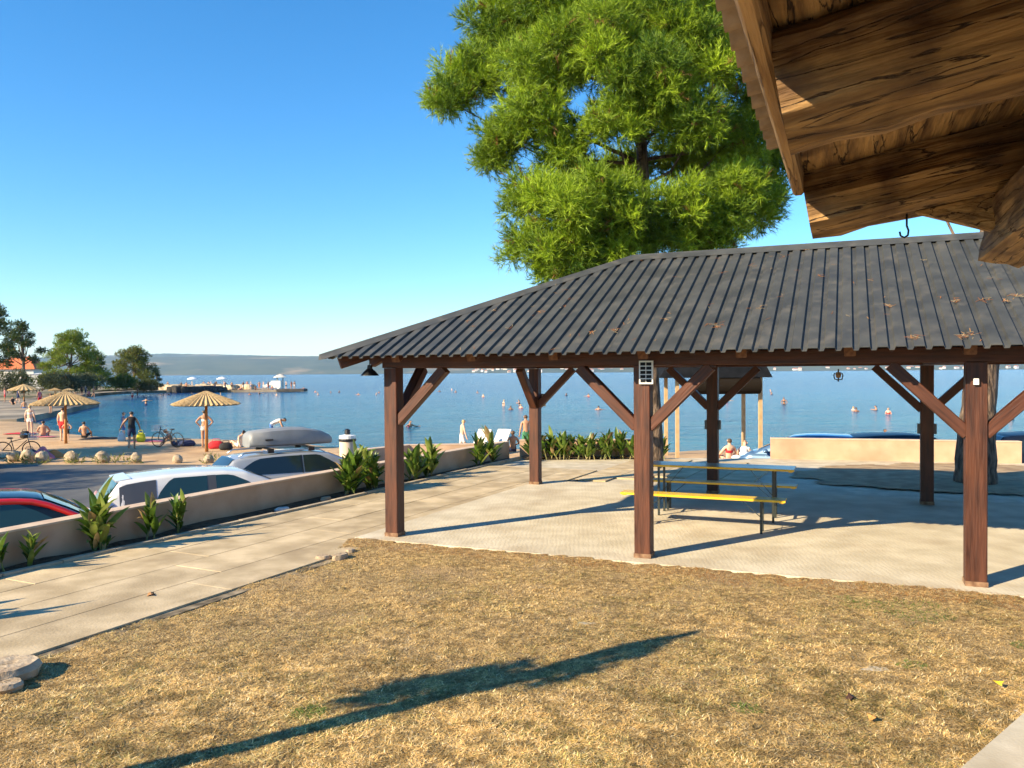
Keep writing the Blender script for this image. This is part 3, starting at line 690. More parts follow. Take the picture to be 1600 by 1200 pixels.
# ================================================================== HUT EAVE (upper right, close by)
ROUGHW = NM('rough_timber', (.13, .065, .022), (.46, .27, .10), scale=16, rough=.8, bump=1.0, bscale=22, stretch=(.16, 2.2, 2.2), lo=.34, hi=.66, detail=12, jitter=.12, bdist=.02, c3=(.08, .035, .012), s3=5, l3=.5, h3=.7)
FASC = NM('weathered_board', (.24, .13, .05), (.46, .28, .12), scale=14, rough=.8, bump=.8, bscale=26, stretch=(.16, 3, 3), bdist=.012, detail=12)
FIBRE = NM('fibre_cement', (.20, .145, .10), (.34, .26, .19), scale=14, rough=.95, bump=.6, bscale=40, bdist=.006)
B1 = gd(1259, 363, 2.7)                           # lower near corner of the end rafter's tail
SLH = .165
def hv(u, v, z=0.0): return B1 + U * u + V * v + Z1 * (SLH * u + z)     # hut frame: z square to nothing, rises along u
def add_cracks(m, scale, stretch, dark, depth):
    nt = m.node_tree; N = nt.nodes; Lk = nt.links; b = N['Principled BSDF']; tc = [x for x in N if x.type == 'TEX_COORD'][0]
    mp = N.new('ShaderNodeMapping'); mp.inputs['Scale'].default_value = stretch; Lk.new(tc.outputs['Object'], mp.inputs['Vector'])
    nz = N.new('ShaderNodeTexNoise'); nz.inputs['Scale'].default_value = scale; nz.inputs['Detail'].default_value = 7; nz.inputs['Distortion'].default_value = .35; Lk.new(mp.outputs[0], nz.inputs['Vector'])
    ab = N.new('ShaderNodeMath'); ab.operation = 'SUBTRACT'; ab.inputs[1].default_value = .5; Lk.new(nz.outputs['Fac'], ab.inputs[0])
    a2 = N.new('ShaderNodeMath'); a2.operation = 'ABSOLUTE'; Lk.new(ab.outputs[0], a2.inputs[0])
    mr = N.new('ShaderNodeMapRange'); mr.inputs['From Min'].default_value = .001; mr.inputs['From Max'].default_value = .012; Lk.new(a2.outputs[0], mr.inputs['Value'])
    src = b.inputs['Base Color'].links[0].from_socket; mx = N.new('ShaderNodeMix'); mx.data_type = 'RGBA'; mx.inputs['A'].default_value = (*dark, 1); Lk.new(src, mx.inputs['B']); Lk.new(mr.outputs[0], mx.inputs['Factor']); Lk.new(mx.outputs['Result'], b.inputs['Base Color'])
    old = b.inputs['Normal'].links[0].from_socket; bp = N.new('ShaderNodeBump'); bp.inputs['Strength'].default_value = 1; bp.inputs['Distance'].default_value = depth; Lk.new(mr.outputs[0], bp.inputs['Height']); Lk.new(old, bp.inputs['Normal']); Lk.new(bp.outputs[0], b.inputs['Normal'])
add_cracks(ROUGHW, 9, (.20, 2.2, 2.2), (.07, .033, .012), .012); add_cracks(FASC, 10, (.08, 2.5, 2.5), (.14, .07, .028), .003)
hut = empty('hut', (4.4, 1.6, 0)); tag(hut, 'old log roofed hut whose eave juts in from the upper right', 'hut')
def hewn(name, a, b, w, h, up, seed, amp=.012, mat=None, n=14, parent=None):
    """roughly squared log from a to b"""
    rr = random.Random(seed); a = Vector(a); b = Vector(b); d = b - a; L_ = d.length; x = d.normalized(); y = Vector(up).cross(x).normalized(); z = x.cross(y)
    ring = []
    for k in range(20):
        t = 2 * math.pi * k / 20; cx, sx_ = math.cos(t), math.sin(t); p_ = 5.0
        r_ = (abs(cx) ** p_ + abs(sx_) ** p_) ** (-1 / p_); ring.append((cx * r_ * w / 2, sx_ * r_ * h / 2))
    off = [rr.uniform(-1, 1) * amp for _ in ring]
    m = MB(); vs = []
    for i in range(n + 1):
        t = i / n; wob = (math.sin(t * 5 + seed) * .006, math.cos(t * 4 + seed * 2) * .006)
        for k, (p, q) in enumerate(ring):
            g = 1 + off[k] / (w * .5) + rr.uniform(-1, 1) * amp * .35 / (w * .5); vs.append((t * L_, p * g + wob[0], q * g + wob[1]))
    fs = [tuple(range(19, -1, -1)), tuple(n * 20 + k for k in range(20))] + [(i * 20 + k, i * 20 + (k + 1) % 20, (i + 1) * 20 + (k + 1) % 20, (i + 1) * 20 + k) for i in range(n) for k in range(20)]
    m.add(vs, fs); mw = Matrix(((x.x, y.x, z.x, a.x), (x.y, y.y, z.y, a.y), (x.z, y.z, z.z, a.z), (0, 0, 0, 1)))
    return m.build(name, mat or ROUGHW, parent or hut, smooth=True, angle=40, mw=mw)
RW, RH = .20, .20
for k in range(4):
    vv = -1.24 * k
    hewn('rafter', hv(0, vv + RW / 2, RH / 2), hv(4.2, vv + RW / 2, RH / 2), RW, RH, Z1, 3 + k, amp=.017, n=46)
# roof boards lying across the rafters, running along v
bu = -.005; bi = 0
while bu < 4.2:
    bw = random.uniform(.17, .26)
    hewn('roof_board', hv(bu + bw / 2, .34, RH + .024 + random.uniform(0, .004)), hv(bu + bw / 2, -4.4, RH + .024), bw + .02, .03, Z1 + U * -SLH, 20 + bi, amp=.002, n=6); bu += bw; bi += 1
# fascia board on the rafter ends, corrugated fibre sheet over it
beam_obj('fascia_board', hv(-.025, .03, .198), hv(-.025, -4.4, .198), .036, .122, FASC, hut)
m = MB(); nst = 300; rows_ = [(-.105, 0.0), (.3, 0.0), (4.2, 0.0)]; vs = []
for i in range(nst + 1):
    vv = -.16 - 4.2 * i / nst; wv = .013 * math.sin(vv / .105 * 2 * math.pi)
    for th in (0, -.012):
        for uu, _ in rows_: vs.append(hv(uu, vv, RH + .075 + wv + th))
fs = []
for i in range(nst):
    k = i * 6; k2 = k + 6
    fs += [(k, k + 1, k2 + 1, k2), (k + 1, k + 2, k2 + 2, k2 + 1), (k + 3, k2 + 3, k2 + 4, k + 4), (k + 4, k2 + 4, k2 + 5, k + 5), (k, k2, k2 + 3, k + 3)]
m.add(vs, fs); m.build('roof_sheet', FIBRE, hut, smooth=True, angle=50)
# wall plate log under the rafters, its end seen, with a slanting strut board
hewn('wall_plate', hv(.67, .30, -.12), hv(.67, -4.4, -.12), .22, .22, Z1, 50)
gm = MB(); g_ = [hv(.34, .10, .004), hv(.60, .10, .004), hv(.60, .10, -.13)]; g_ += [p + V * .05 for p in g_]
gm.add(g_, [(0, 2, 1), (3, 4, 5), (0, 1, 4, 3), (1, 2, 5, 4), (2, 0, 3, 5)]); gm.build('knee_board', ROUGHW, hut)
for k, vv in enumerate((-1.0, -3.9)):
    b_ = hv(.67, vv, -.225); hewn('hut_post', (b_.x, b_.y, .02), b_, .2, .2, V, 60 + k)
HW_ = NM('unseen_hut_stone', (.30, .25, .19), (.46, .39, .30), scale=3, rough=.95, bump=.8, bscale=8, bdist=.03)
def hut_wall(u0, v0, u1, v1, th):  # walls out of view, added to block sky light from the rafter faces
    a = hv(u0, v0); b = hv(u1, v1); t = (b - a); t.z = 0; n_ = Vector((-t.y, t.x, 0)).normalized() * th
    q_ = [a, b, b + n_, a + n_]; m = MB(); za, zb2 = B1.z + SLH * u0 - .012, B1.z + SLH * u1 - .012
    m.add([(p.x, p.y, -.01) for p in q_] + [(q_[0].x, q_[0].y, za), (q_[1].x, q_[1].y, zb2), (q_[2].x, q_[2].y, zb2), (q_[3].x, q_[3].y, za)], [(3, 2, 1, 0), (4, 5, 6, 7), (0, 1, 5, 4), (1, 2, 6, 5), (2, 3, 7, 6), (3, 0, 4, 7)]); m.build('wall', HW_, hut)
hut_wall(1.75, -4.2, 1.75, .15, -.25); hut_wall(.15, -4.3, 4.0, -4.3, -.25)
hk = hv(.315, .12, 0)
ho = tag(MB().tube([hk + Z1 * .01, hk - Z1 * .035, hk - Z1 * .05 + _rt * .006, hk - Z1 * .066 + _rt * .004, hk - Z1 * .074 - _rt * .008, hk - Z1 * .068 - _rt * .021, hk - Z1 * .054 - _rt * .024], [.0035] * 7, 8).build('hook', BLACKM, smooth=True), 'black metal hook hanging under the hut eave', 'hook')

# ================================================================== BEER TABLE SET
YEL = NM('yellow_edge_paint', (.62, .36, .012), (.74, .45, .02), scale=12, rough=.4, jitter=.04)
TOP = NM('lacquered_top', (.30, .17, .06), (.38, .23, .09), scale=5, rough=.26, rough2=.36, stretch=(.2, 4, 4), spec=.5, coat=.15)
YTOP = NM('yellow_board', (.60, .38, .015), (.72, .48, .03), scale=5, rough=.35, rough2=.5, stretch=(.2, 4, 4))
FOLD = NM('folding_leg_paint', (.02, .025, .022), rough=.4)
def trestle(name, u0, v0, length, width, height, label, cat, leg_in, legw):
    c = pv(u0, v0, .036); root = empty(name, c, ANG); tag(root, label, cat)
    Mx = Matrix.Translation(c) @ Matrix.Rotation(ANG, 4, 'Z')
    MB().box((0, 0, height - .006), (length - .004, width - .004, .014)).build('board', TOP if cat == 'table' else YTOP, root, mw=Mx)
    e = MB(); t = .026
    e.box((0, -width / 2 - .006, height - .014), (length, .012, t)); e.box((0, width / 2 + .006, height - .014), (length, .012, t))
    e.build('edge_rail', YEL, root, mw=Mx)
    for s in (-1, 1):
        MB().box((s * (length / 2 - .05), 0, height - .028), (.05, width, .024)).build('batten', YEL, root, mw=Mx)
    for s in (-1, 1):
        x = s * (length / 2 - leg_in)
        m = MB()
        for q in (-1, 1): m.bar((x, q * legw / 2, 0), (x, q * legw / 2, height - .03), .03, .03)
        m.bar((x, -legw / 2, height - .05), (x, legw / 2, height - .05), .028, .028); m.bar((x, -legw / 2, height * .3), (x, legw / 2, height * .3), .022, .022)
        lg = m.build('folding_leg', FOLD, root, mw=Mx)
        MB().bar((x, 0, height * .42), (x - s * min(.34, height * .6), 0, height - .03), .02, .008).build('stay', FOLD, root, mw=Mx)
a = (gp(1228, 783, .47) - PL); b = (gp(985, 771, .47) - PL)
fu = (a.dot(U) + b.dot(U)) / 2; fv = (a.dot(V) + b.dot(V)) / 2
t1 = gp(1241, 735, .78) - PL; t1u, t1v = t1.dot(U), t1.dot(V)
r1 = gp(1245, 762, .47) - PL; r1u, r1v = r1.dot(U), r1.dot(V)
trestle('beer_bench', a.dot(U) - 1.08, fv + .06, 2.16, .24, .45, 'front bench of the set, bright yellow edged, nearest the camera', 'bench', .30, .18)
trestle('beer_table', t1u - 1.08, t1v + .24, 2.16, .48, .75, 'long folding table with glossy top and yellow edge under the pavilion', 'table', .28, .38)
trestle('beer_bench', r1u - 1.08, r1v + .12, 2.16, .24, .45, 'rear bench of the set, behind the folding table', 'bench', .30, .18)

# ================================================================== TREES
BARK = NM('pine_bark', (.05, .034, .024), (.20, .14, .10), scale=9, rough=.95, bump=1.0, bscale=14, stretch=(1.6, 1.6, .45), bdist=.06, lo=.38, hi=.62)
NEEDLE = tint_mat('pine_needles', rough=.55, trans=.22, spec=.3)
def needles(name, clumps, per_area, tuft_r, n_needle, width, seed, parent, tone=(.14, .20, .006), tone2=(.33, .36, .012), brown=.015):
    """clumps: (centre, (rx, ry, rz)); leaf-sized needle tufts spread through the outer part of each clump"""
    r = np.random.default_rng(seed); P = []; D = []; T = []
    for (c, rad) in clumps:
        c = np.array(c, float); rad = np.array(rad, float); area = 4 * np.pi * (rad.mean() ** 2); n = int(area * per_area) + 4
        d = r.normal(size=(n, 3)); d /= np.linalg.norm(d, axis=1)[:, None]
        lump = .70 + .55 * vnoise(np.arctan2(d[:, 1], d[:, 0]) * 1.6 + seed + 7, d[:, 2] * 2.6 + 9, seed + 3)
        q = (.62 + .38 * r.random(n) ** .6) * lump
        P.append(c + d * rad * q[:, None]); dd = d * 1.0 + np.array([0, 0, .35]) + r.normal(size=(n, 3)) * .35; D.append(dd / np.linalg.norm(dd, axis=1)[:, None])
        T.append(np.full(n, r.random()) * .6 + .4 * r.random(n))
    P = np.concatenate(P); D = np.concatenate(D); T = np.concatenate(T); n = len(P)
    # needles of each tuft
    k = n_needle; Pn = np.repeat(P, k, 0); Dn = np.repeat(D, k, 0); Tn = np.repeat(T, k); N_ = len(Pn)
    dr = Dn * .85 + r.normal(size=(N_, 3)) * .42 + np.array([0, 0, .12]); dr /= np.linalg.norm(dr, axis=1)[:, None]
    Pn = Pn + Dn * (r.random((N_, 1)) - .35) * tuft_r * 2.0
    s = np.cross(dr, r.normal(size=(N_, 3))); s /= np.linalg.norm(s, axis=1)[:, None] + 1e-9
    ln = tuft_r * (.6 + .6 * r.random((N_, 1)))
    v = np.stack([Pn - s * width, Pn + s * width, Pn + dr * ln], 1).reshape(-1, 3); f = np.arange(3 * N_).reshape(-1, 3)
    a = np.array(tone); b = np.array(tone2); c = a + (b - a) * Tn[:, None]; c = c * (.75 + .5 * r.random((N_, 1)))
    br = r.random(n) < brown; c[np.repeat(br, k)] = np.array([.22, .12, .035])
    me = np_mesh(name, v, f, NEEDLE, np.repeat(c, 3, 0)); return link(name, me, parent)
def puff(clumps, seed, k=11, f=.37, g=.70):
    rp_ = random.Random(seed); out = []
    for c, rad in clumps:
        c = Vector(c); out.append((c - Vector((0, 0, rad[2] * .12)), tuple(q * .55 for q in rad)))
        for i in range(k):
            z = 1 - 1.55 * (i + .5) / k; rr2 = math.sqrt(max(0, 1 - z * z)); a = i * 2.399 + rp_.uniform(-.4, .4); q = rp_.uniform(.82, 1.15) * g; w = rp_.uniform(.75, 1.2) * f
            out.append((c + Vector((math.cos(a) * rr2 * rad[0] * q, math.sin(a) * rr2 * rad[1] * q, z * rad[2] * q)), (rad[0] * w, rad[1] * w, rad[2] * w * .82)))
    return out
def trunk_mesh(pts, rad, n=12, seed=1):
    rr = random.Random(seed); m = MB(); P = [Vector(p) for p in pts]; fine = []; fr_ = []
    for i in range(len(P) - 1):
        for k in range(5):
            t = k / 5; fine.append(P[i].lerp(P[i + 1], t)); fr_.append((rad[i] + (rad[i + 1] - rad[i]) * t) * rr.uniform(.94, 1.06))
    fine.append(P[-1]); fr_.append(rad[-1]); m.tube(fine, fr_, n); return m
def pine(name, base, pts, rad, limbs, clumps, label, per_area, tuft_r, n_needle, width, seed, group=None, **kw):
    root = empty(name, base); tag(root, label, 'tree', group)
    trunk_mesh(pts, rad, seed=seed).build('trunk', BARK, root, smooth=True)
    m = MB()
    for a, b, r0 in limbs:
        a = Vector(a); b = Vector(b); mid = a.lerp(b, .5) + Vector((random.uniform(-.2, .2), random.uniform(-.2, .2), -.12 * (b - a).length)); m.tube([a, mid, b], [r0, r0 * .65, r0 * .25], 7)
    if limbs: m.build('limbs', BARK, root, smooth=True)
    needles('crown', clumps, per_area, tuft_r, n_needle, width, seed, root, **kw)
    return root
# main Aleppo pine behind the pavilion
pb = gp(1024, 729, 0); D0 = pb.y
rr = random.Random(5)
spec = [(735, 125, 62, .4), (700, 158, 40, -.2), (790, 60, 75, 1.0), (850, 110, 80, -1.2), (860, 15, 85, .2), (930, 80, 85, -1.6), (960, -20, 90, .5), (1010, 130, 75, -1.9), (1040, 40, 90, -.8), (1105, 100, 80, -1.2), (1120, 10, 90, .4), (1170, 80, 80, .3), (1190, 170, 60, -.2),
        (790, 215, 48, -.4), (835, 180, 60, -1.4), (770, 250, 36, .0), (880, 235, 55, -1.0), (960, 195, 55, -1.8), (1090, 195, 55, -1.7), (1140, 220, 60, -.6), (1195, 255, 42, .5),
        (840, 315, 60, -1.0), (905, 320, 75, -2.0), (965, 330, 65, -1.9), (830, 385, 52, -.9), (885, 395, 62, -1.5), (945, 380, 55, -1.5), (1065, 320, 50, -1.8), (1120, 345, 58, -1.3), (1170, 330, 60, -.5), (1150, 290, 45, -1.4), (1200, 300, 32, .4),
        (980, 265, 42, 1.6), (1060, 250, 50, 1.8), (1130, 270, 50, 1.9), (1000, 350, 40, 1.2), (1085, 375, 34, .6), (910, 280, 40, 1.5), (1030, 180, 60, 1.6),
        (930, 418, 46, -1.0), (1000, 385, 40, -1.2), (1110, 378, 42, -1.0), (868, 425, 38, -.9), (1055, 372, 36, -1.4), (900, -90, 100, 0), (1050, -100, 110, .2), (980, -190, 100, 0), (1110, -160, 80, .3), (820, -40, 70, .6), (1190, -50, 80, .6), (980, -280, 70, 0), (950, 20, 80, 2.0), (1080, 80, 90, 2.0)]
cl = []; lm = []
tr_pts = [pb + Z1 * -.05, gd(1022, 640, D0), gd(1015, 500, D0), gd(1008, 330, D0), gd(1000, 180, D0), gd(995, 0, D0), gd(985, -220, D0)]
for px, py, r_, dz in spec:
    c = gd(px, py, D0 + dz); rad = r_ / CAM_F * (D0 + dz) * .98
    cl.append((c, (rad, rad, rad * .86)))
    # each clump hangs on a limb from the trunk
    hz = max(5.2, c.z - .5 - rr.random() * 1.2)
    k = min(range(len(tr_pts)), key=lambda i: abs(tr_pts[i].z - hz)); q = tr_pts[k]
    if q.z < 4: q = tr_pts[3]
    lm.append((Vector((q.x, q.y, min(hz, tr_pts[-1].z))), c, .03 + .02 * rad))
pine('pine_tree', pb, tr_pts, [.20, .16, .15, .14, .12, .09, .04], lm, puff(cl, 6), 'tall bright green pine rising behind the pavilion roof', 66, .15, 24, .0066, 101, tone=(.045, .11, .012), tone2=(.34, .47, .022))
# right-hand pine: thick leaning trunk, crown out of sight above
pb2 = gp(1524, 757, 0); D2 = pb2.y
pts2 = [pb2 + Z1 * -.05, gd(1525, 690, D2), gd(1532, 600, D2 + .1), gd(1544, 480, D2 + .2), gd(1556, 300, D2 + .2), gd(1560, 120, D2 + .2)]
cl2 = [(pts2[-1] + Vector((a, b, c)), (r_, r_, r_ * .75)) for a, b, c, r_ in ((0, 0, 1.2, 1.5), (1.6, .4, .3, 1.2), (-1.4, .3, .6, 1.2), (.4, 1.4, .1, 1.2), (.6, -1.2, .5, 1.1), (2.4, -.4, 1.2, 1.0), (.5, .6, 2.3, 1.2), (-1.1, .6, -1.6, .75))]
pine('pine_tree', pb2, pts2, [.37, .32, .28, .25, .2, .1], [(pts2[3], cl2[1][0], .06), (pts2[4], cl2[2][0], .06), (pts2[4], cl2[3][0], .06), (pts2[3], cl2[7][0], .05)], cl2, 'thick grey barked pine trunk half hidden by the right front post', 30, .17, 16, .011, 102)
# trees across the bay on the left
def far_pine(px, py_base, py_top, px_w, depth, seed, label, tone, tone2, group='pines across the bay', trunk_vis=.3, n=16):
    r = random.Random(seed); base = gd(px, py_base, depth); H_ = (py_base - py_top) / CAM_F * depth; W_ = px_w / CAM_F * depth
    base.z = max(base.z, -1.3); pts = [base + Z1 * -.4, base + Vector((r.uniform(-.2, .2), 0, H_ * .35)), base + Vector((r.uniform(-.4, .4), 0, H_ * .8))]
    cl = []; lm = []
    for k in range(n):
        t = trunk_vis + (1 - trunk_vis) * (k + .5) / n; wr = math.sin(min(1, (1.02 - (t - trunk_vis) / (1 - trunk_vis)) * 1.15) * math.pi / 2) ** .8
        ang_ = k * 2.4 + r.uniform(-.4, .4); rad = W_ * .5 * wr * r.uniform(.35, .8); cr = W_ * r.uniform(.10, .155)
        c = base + Vector((math.cos(ang_) * rad, math.sin(ang_) * rad, H_ * t - cr * .3)); cl.append((c, (cr, cr, cr * .7))); lm.append((pts[1] + Z1 * H_ * .15 * r.random(), c, .09))
    pine('pine_tree', base, pts, [.28, .2, .08], lm, puff(cl, seed, 7), label, 8.0, .24, 18, .026, seed, group, tone=tone, tone2=tone2, brown=.03)
DK, MD, LT = (.05, .085, .012), (.12, .19, .012), (.30, .36, .025)
far_pine(-8, 606, 474, 100, 120, 201, 'dark tall pine cut by the left edge of the picture', DK, (.09, .12, .02), n=20)
far_pine(36, 610, 502, 74, 112, 202, 'dark pine with a bare leaning trunk in front of the orange roofed house', DK, (.055, .085, .02), trunk_vis=.45, n=13)
far_pine(112, 606, 519, 118, 135, 203, 'broad sunlit pine in the middle of the row across the bay', MD, LT, trunk_vis=.12, n=22)
far_pine(150, 606, 548, 60, 142, 206, 'dark spreading pine just right of the broad sunlit pine', DK, MD, trunk_vis=.2, n=14)
far_pine(210, 605, 543, 92, 155, 204, 'round olive green pine nearest the peninsula', (.09, .115, .012), (.21, .22, .03), trunk_vis=.1, n=20)
far_pine(245, 606, 578, 26, 160, 205, 'small dark tree at the root of the peninsula', DK, (.05, .07, .02), trunk_vis=.1, n=8)
def bush(px, py, w, h, depth, seed, label, tone, tone2):
    r = random.Random(seed); base = gd(px, py, depth); base.z = max(base.z, -1.2); W_ = w / CAM_F * depth; H_ = h / CAM_F * depth
    root = empty('bush', base); tag(root, label, 'bush', 'bushes across the bay')
    m = MB()
    for k in range(5): m.tube([base - Z1 * .2, base + Vector((r.uniform(-.4, .4) * W_, r.uniform(-.3, .3), H_ * .6))], [.06, .02], 5)
    m.build('stems', BARK, root)
    needles('foliage', [(base + Vector((r.uniform(-.4, .4) * W_, r.uniform(-.3, .3) * W_, H_ * r.uniform(.3, .65))), (W_ * .3, W_ * .3, H_ * .38)) for _ in range(6)], 9, .34, 9, .035, seed, root, tone=tone, tone2=tone2)
OL = (.10, .115, .05)
bush(12, 612, 44, 34, 108, 301, 'pale olive bush at the left edge below the dark pine', (.09, .11, .05), (.17, .18, .08))
bush(66, 609, 40, 26, 120, 302, 'yellow green bush beside the house wall', (.08, .11, .02), (.15, .17, .03))
bush(95, 610, 50, 26, 118, 303, 'grey green bush under the broad sunlit pine', (.04, .06, .03), (.07, .09, .045))
bush(140, 609, 40, 24, 130, 304, 'pale bush right of the broad sunlit pine', (.06, .08, .035), (.13, .145, .06))
bush(185, 609, 44, 22, 145, 305, 'dark bush under the olive green pine', DK, MD)
bush(225, 610, 40, 16, 150, 306, 'low dark bush beside the far beach umbrella', DK, (.06, .07, .02))
# trees out of view on the left that throw the shade across the car park and the beach edge
for k, (x, y, h_, w_) in enumerate(((-29.0, 17.2, 7.0, 6), (-26.6, 30.2, 5.4, 3.4))):  # the second is added in place of a slatted canopy, for its shade
    b = Vector((x, y, -1.25)); r = random.Random(400 + k)
    cl = [(b + Vector((r.uniform(-.5, .5) * w_, r.uniform(-.5, .5) * w_, h_ * r.uniform(.5, .95))), (1.3, 1.3, 1.0)) for _ in range(16)]
    pine('pine_tree', b, [b, b + Z1 * h_ * .5, b + Z1 * h_ * .85], [.25, .2, .08], [(b + Z1 * h_ * .5, c[0], .08) for c in cl[:8]], cl, ('pine left of the car park', 'stand-in pine for a canopy left of the beach')[k] + ', known by the shade it throws', 6, .35, 8, .04, 400 + k)
# low agave-like sapling whose shadow crosses the lawn
SH = Vector((math.cos(SHADOW_AZ), math.sin(SHADOW_AZ), 0)); tipg = gp(1092, 986, 0); hS = 3.0
sb = tipg - SH * (hS / math.tan(SUN_EL)); side_ = Vector((-SH.y, SH.x, 0))
sroot = empty('young_tree', sb); tag(sroot, 'leaning young tree left of the lawn, known by its long shadow', 'tree')
trunk_mesh([sb, sb + Z1 * 1.2 + side_ * .02, sb + Z1 * 2.1 - side_ * .0, sb + Z1 * 2.7 + side_ * .02, sb + Z1 * hS + side_ * -.05], [.085, .075, .085, .06, .03], 8, 3).build('trunk', BARK, sroot, smooth=True)
needles('crown', [(sb + Z1 * 1.86 + side_ * .20, (.13, .13, .24)), (sb + Z1 * 2.02 + side_ * .15, (.11, .11, .2)), (sb + Z1 * 1.72 + side_ * .26, (.07, .07, .16)), (sb + Z1 * 2.55 + side_ * -.10, (.06, .06, .26)), (sb + Z1 * 2.3 + side_ * -.14, (.06, .06, .18))], 420, .07, 14, .008, 77, sroot)

# ================================================================== BROAD-LEAVED PLANTS IN THE BEDS
LEAFS = [leaf_mat('broad_leaf', (.05, .11, .012), (.12, .20, .025), scale=7, trans=.3, rough=.38), leaf_mat('pale_leaf', (.14, .21, .03), (.26, .30, .07), scale=7, trans=.35, rough=.4), leaf_mat('dry_leaf', (.22, .14, .05), (.36, .26, .11), scale=9, trans=.2, rough=.7)]
def leaf_mesh(L_, W_, bend, fold, seg=7):
    m = MB(); vs = []
    for i in range(seg + 1):
        t = i / seg; w = W_ * (math.sin(math.pi * min(1, t * .92 + .08)) ** .75) * (1 - .25 * t) if i < seg else 0.003
        a = bend * t * t; x = L_ * t * math.cos(a * .6); z = L_ * t * math.sin(.0) - L_ * (1 - math.cos(a)) * .55
        for s in (-1, 0, 1): vs.append((x, s * w / 2, z + abs(s) * fold * w))
    fs = [(i * 3 + k, i * 3 + k + 1, (i + 1) * 3 + k + 1, (i + 1) * 3 + k) for i in range(seg) for k in range(2)]
    m.add(vs, fs); return m
LEAF_M = {}
for mi_, mt in enumerate(LEAFS):
    for q, (l_, w_, b_, f_) in enumerate(((.36, .125, .7, .30), (.29, .10, 1.1, .4), (.42, .12, .35, .25))):
        LEAF_M[mi_, q] = leaf_mesh(l_, w_, b_, f_).mesh('leaf', mt, True)
STEMM = NM('plant_stem', (.10, .13, .03), (.28, .22, .08), scale=9, rough=.6)
def leafy_plant(base, size, n, seed, label, group):
    r = random.Random(seed); base = Vector(base); root = empty('broadleaf_plant', base); tag(root, label, 'plant', group)
    m = MB(); ns = max(2, n // 6); stems = []
    for k in range(ns):
        a = r.uniform(0, 6.28); top = base + Vector((math.cos(a) * .13 * size * r.random(), math.sin(a) * .13 * size * r.random(), .46 * size * r.uniform(.5, 1.15))); b0 = base + Vector((r.uniform(-.13, .13), r.uniform(-.10, .10), -.03))
        m.tube([b0, b0.lerp(top, .5), top], [.014, .011, .006], 6); stems.append((b0, top))
    m.build('stems', STEMM, root)
    for k in range(int(n * 2.1)):
        b0, top = r.choice(stems); t = r.uniform(.15, 1.0); p = b0.lerp(top, t); az = r.uniform(0, 6.28); tilt = r.uniform(.85, 1.5) * (.72 + .34 * t)
        mi_ = 0 if r.random() < .66 else (1 if r.random() < .8 else 2)
        s = size * r.uniform(.8, 1.25)
        o = bpy.data.objects.new('leaf', LEAF_M[mi_, r.randrange(3)]); COL.objects.link(o)
        o.matrix_basis = Matrix.Translation(p) @ Matrix.Rotation(az, 4, 'Z') @ Matrix.Rotation(-tilt, 4, 'Y') @ Matrix.Rotation(r.uniform(-.5, .5), 4, 'X') @ Matrix.Scale(s, 4)
        attach(o, root)
def bed_at(px):                                   # middle of the bed along the wall, where that column of the view crosses it
    fr = dense(KERBL, 12); bk = dense(WALL, 12); best = None
    for a, b in zip(fr, bk):
        c = a.lerp(b, .45); q = c - Vector((0, 0, CAM_H)); sx = 800 + CAM_F * q.dot(_rt) / q.dot(_fw)
        if best is None or abs(sx - px) < best[0]: best = (abs(sx - px), c)
    return best[1] + Z1 * .02
G1 = 'broad leaved plants along the wall'
PL_ = [(8, .75, 9, 'sparse browned plant at the left picture edge'), (46, .62, 9, 'small pale green plant near the left picture edge'), (140, 1.12, 26, 'largest plant of the bed, tall pale leaves in front of the white car'), (163, .6, 8, 'dark low shoot right beside the largest plant'),
       (222, .78, 13, 'medium upright plant between the largest plant and the bare wall, left one of the pair'), (268, .80, 15, 'medium spreading plant, right one of the pair before the bare wall'),
       (530, 1.12, 27, 'leftmost plant of the dense clump left of the front left post'), (553, 1.2, 27, 'tall plant inside the dense clump left of the front left post'), (576, 1.2, 27, 'plant of the dense clump half hidden by the front left post'), (597, 1.15, 27, 'plant of the dense clump directly behind the front left post'),
       (640, 1.05, 27, 'plant just right of the front left post'), (660, 1.05, 27, 'plant at the right end of the dense clump'), (738, 1.05, 16, 'left plant of the small clump near the wall corner'), (757, 1.15, 18, 'right plant of the small clump near the wall corner')]
for k, (px, s, n_, lb) in enumerate(PL_): leafy_plant(bed_at(px), s * .9, n_, 500 + k, lb, G1)
for k in range(14):
    x = .45 + k * .245
    lb = 'plant in the far hedge row before the back wall' if 0 < k < 13 else ('leftmost plant of the far hedge row, beside the far left post' if k == 0 else 'rightmost plant of the far hedge row, beside the pine trunk')
    leafy_plant((x + random.uniform(-.05, .05), 19.55 + random.uniform(-.12, .1), .03), random.uniform(.76, .95), 24, 540 + k, lb, 'plants of the far hedge row')
for k, (x, y) in enumerate(((-6.25, 5.75), (-5.95, 6.35))): leafy_plant((x, y, .02), 1.45, 12, 580 + k, ('tall plant beyond the left picture edge, known by its shadow on the path', 'lower plant beyond the left picture edge, known by its shadow on the path')[k], G1)
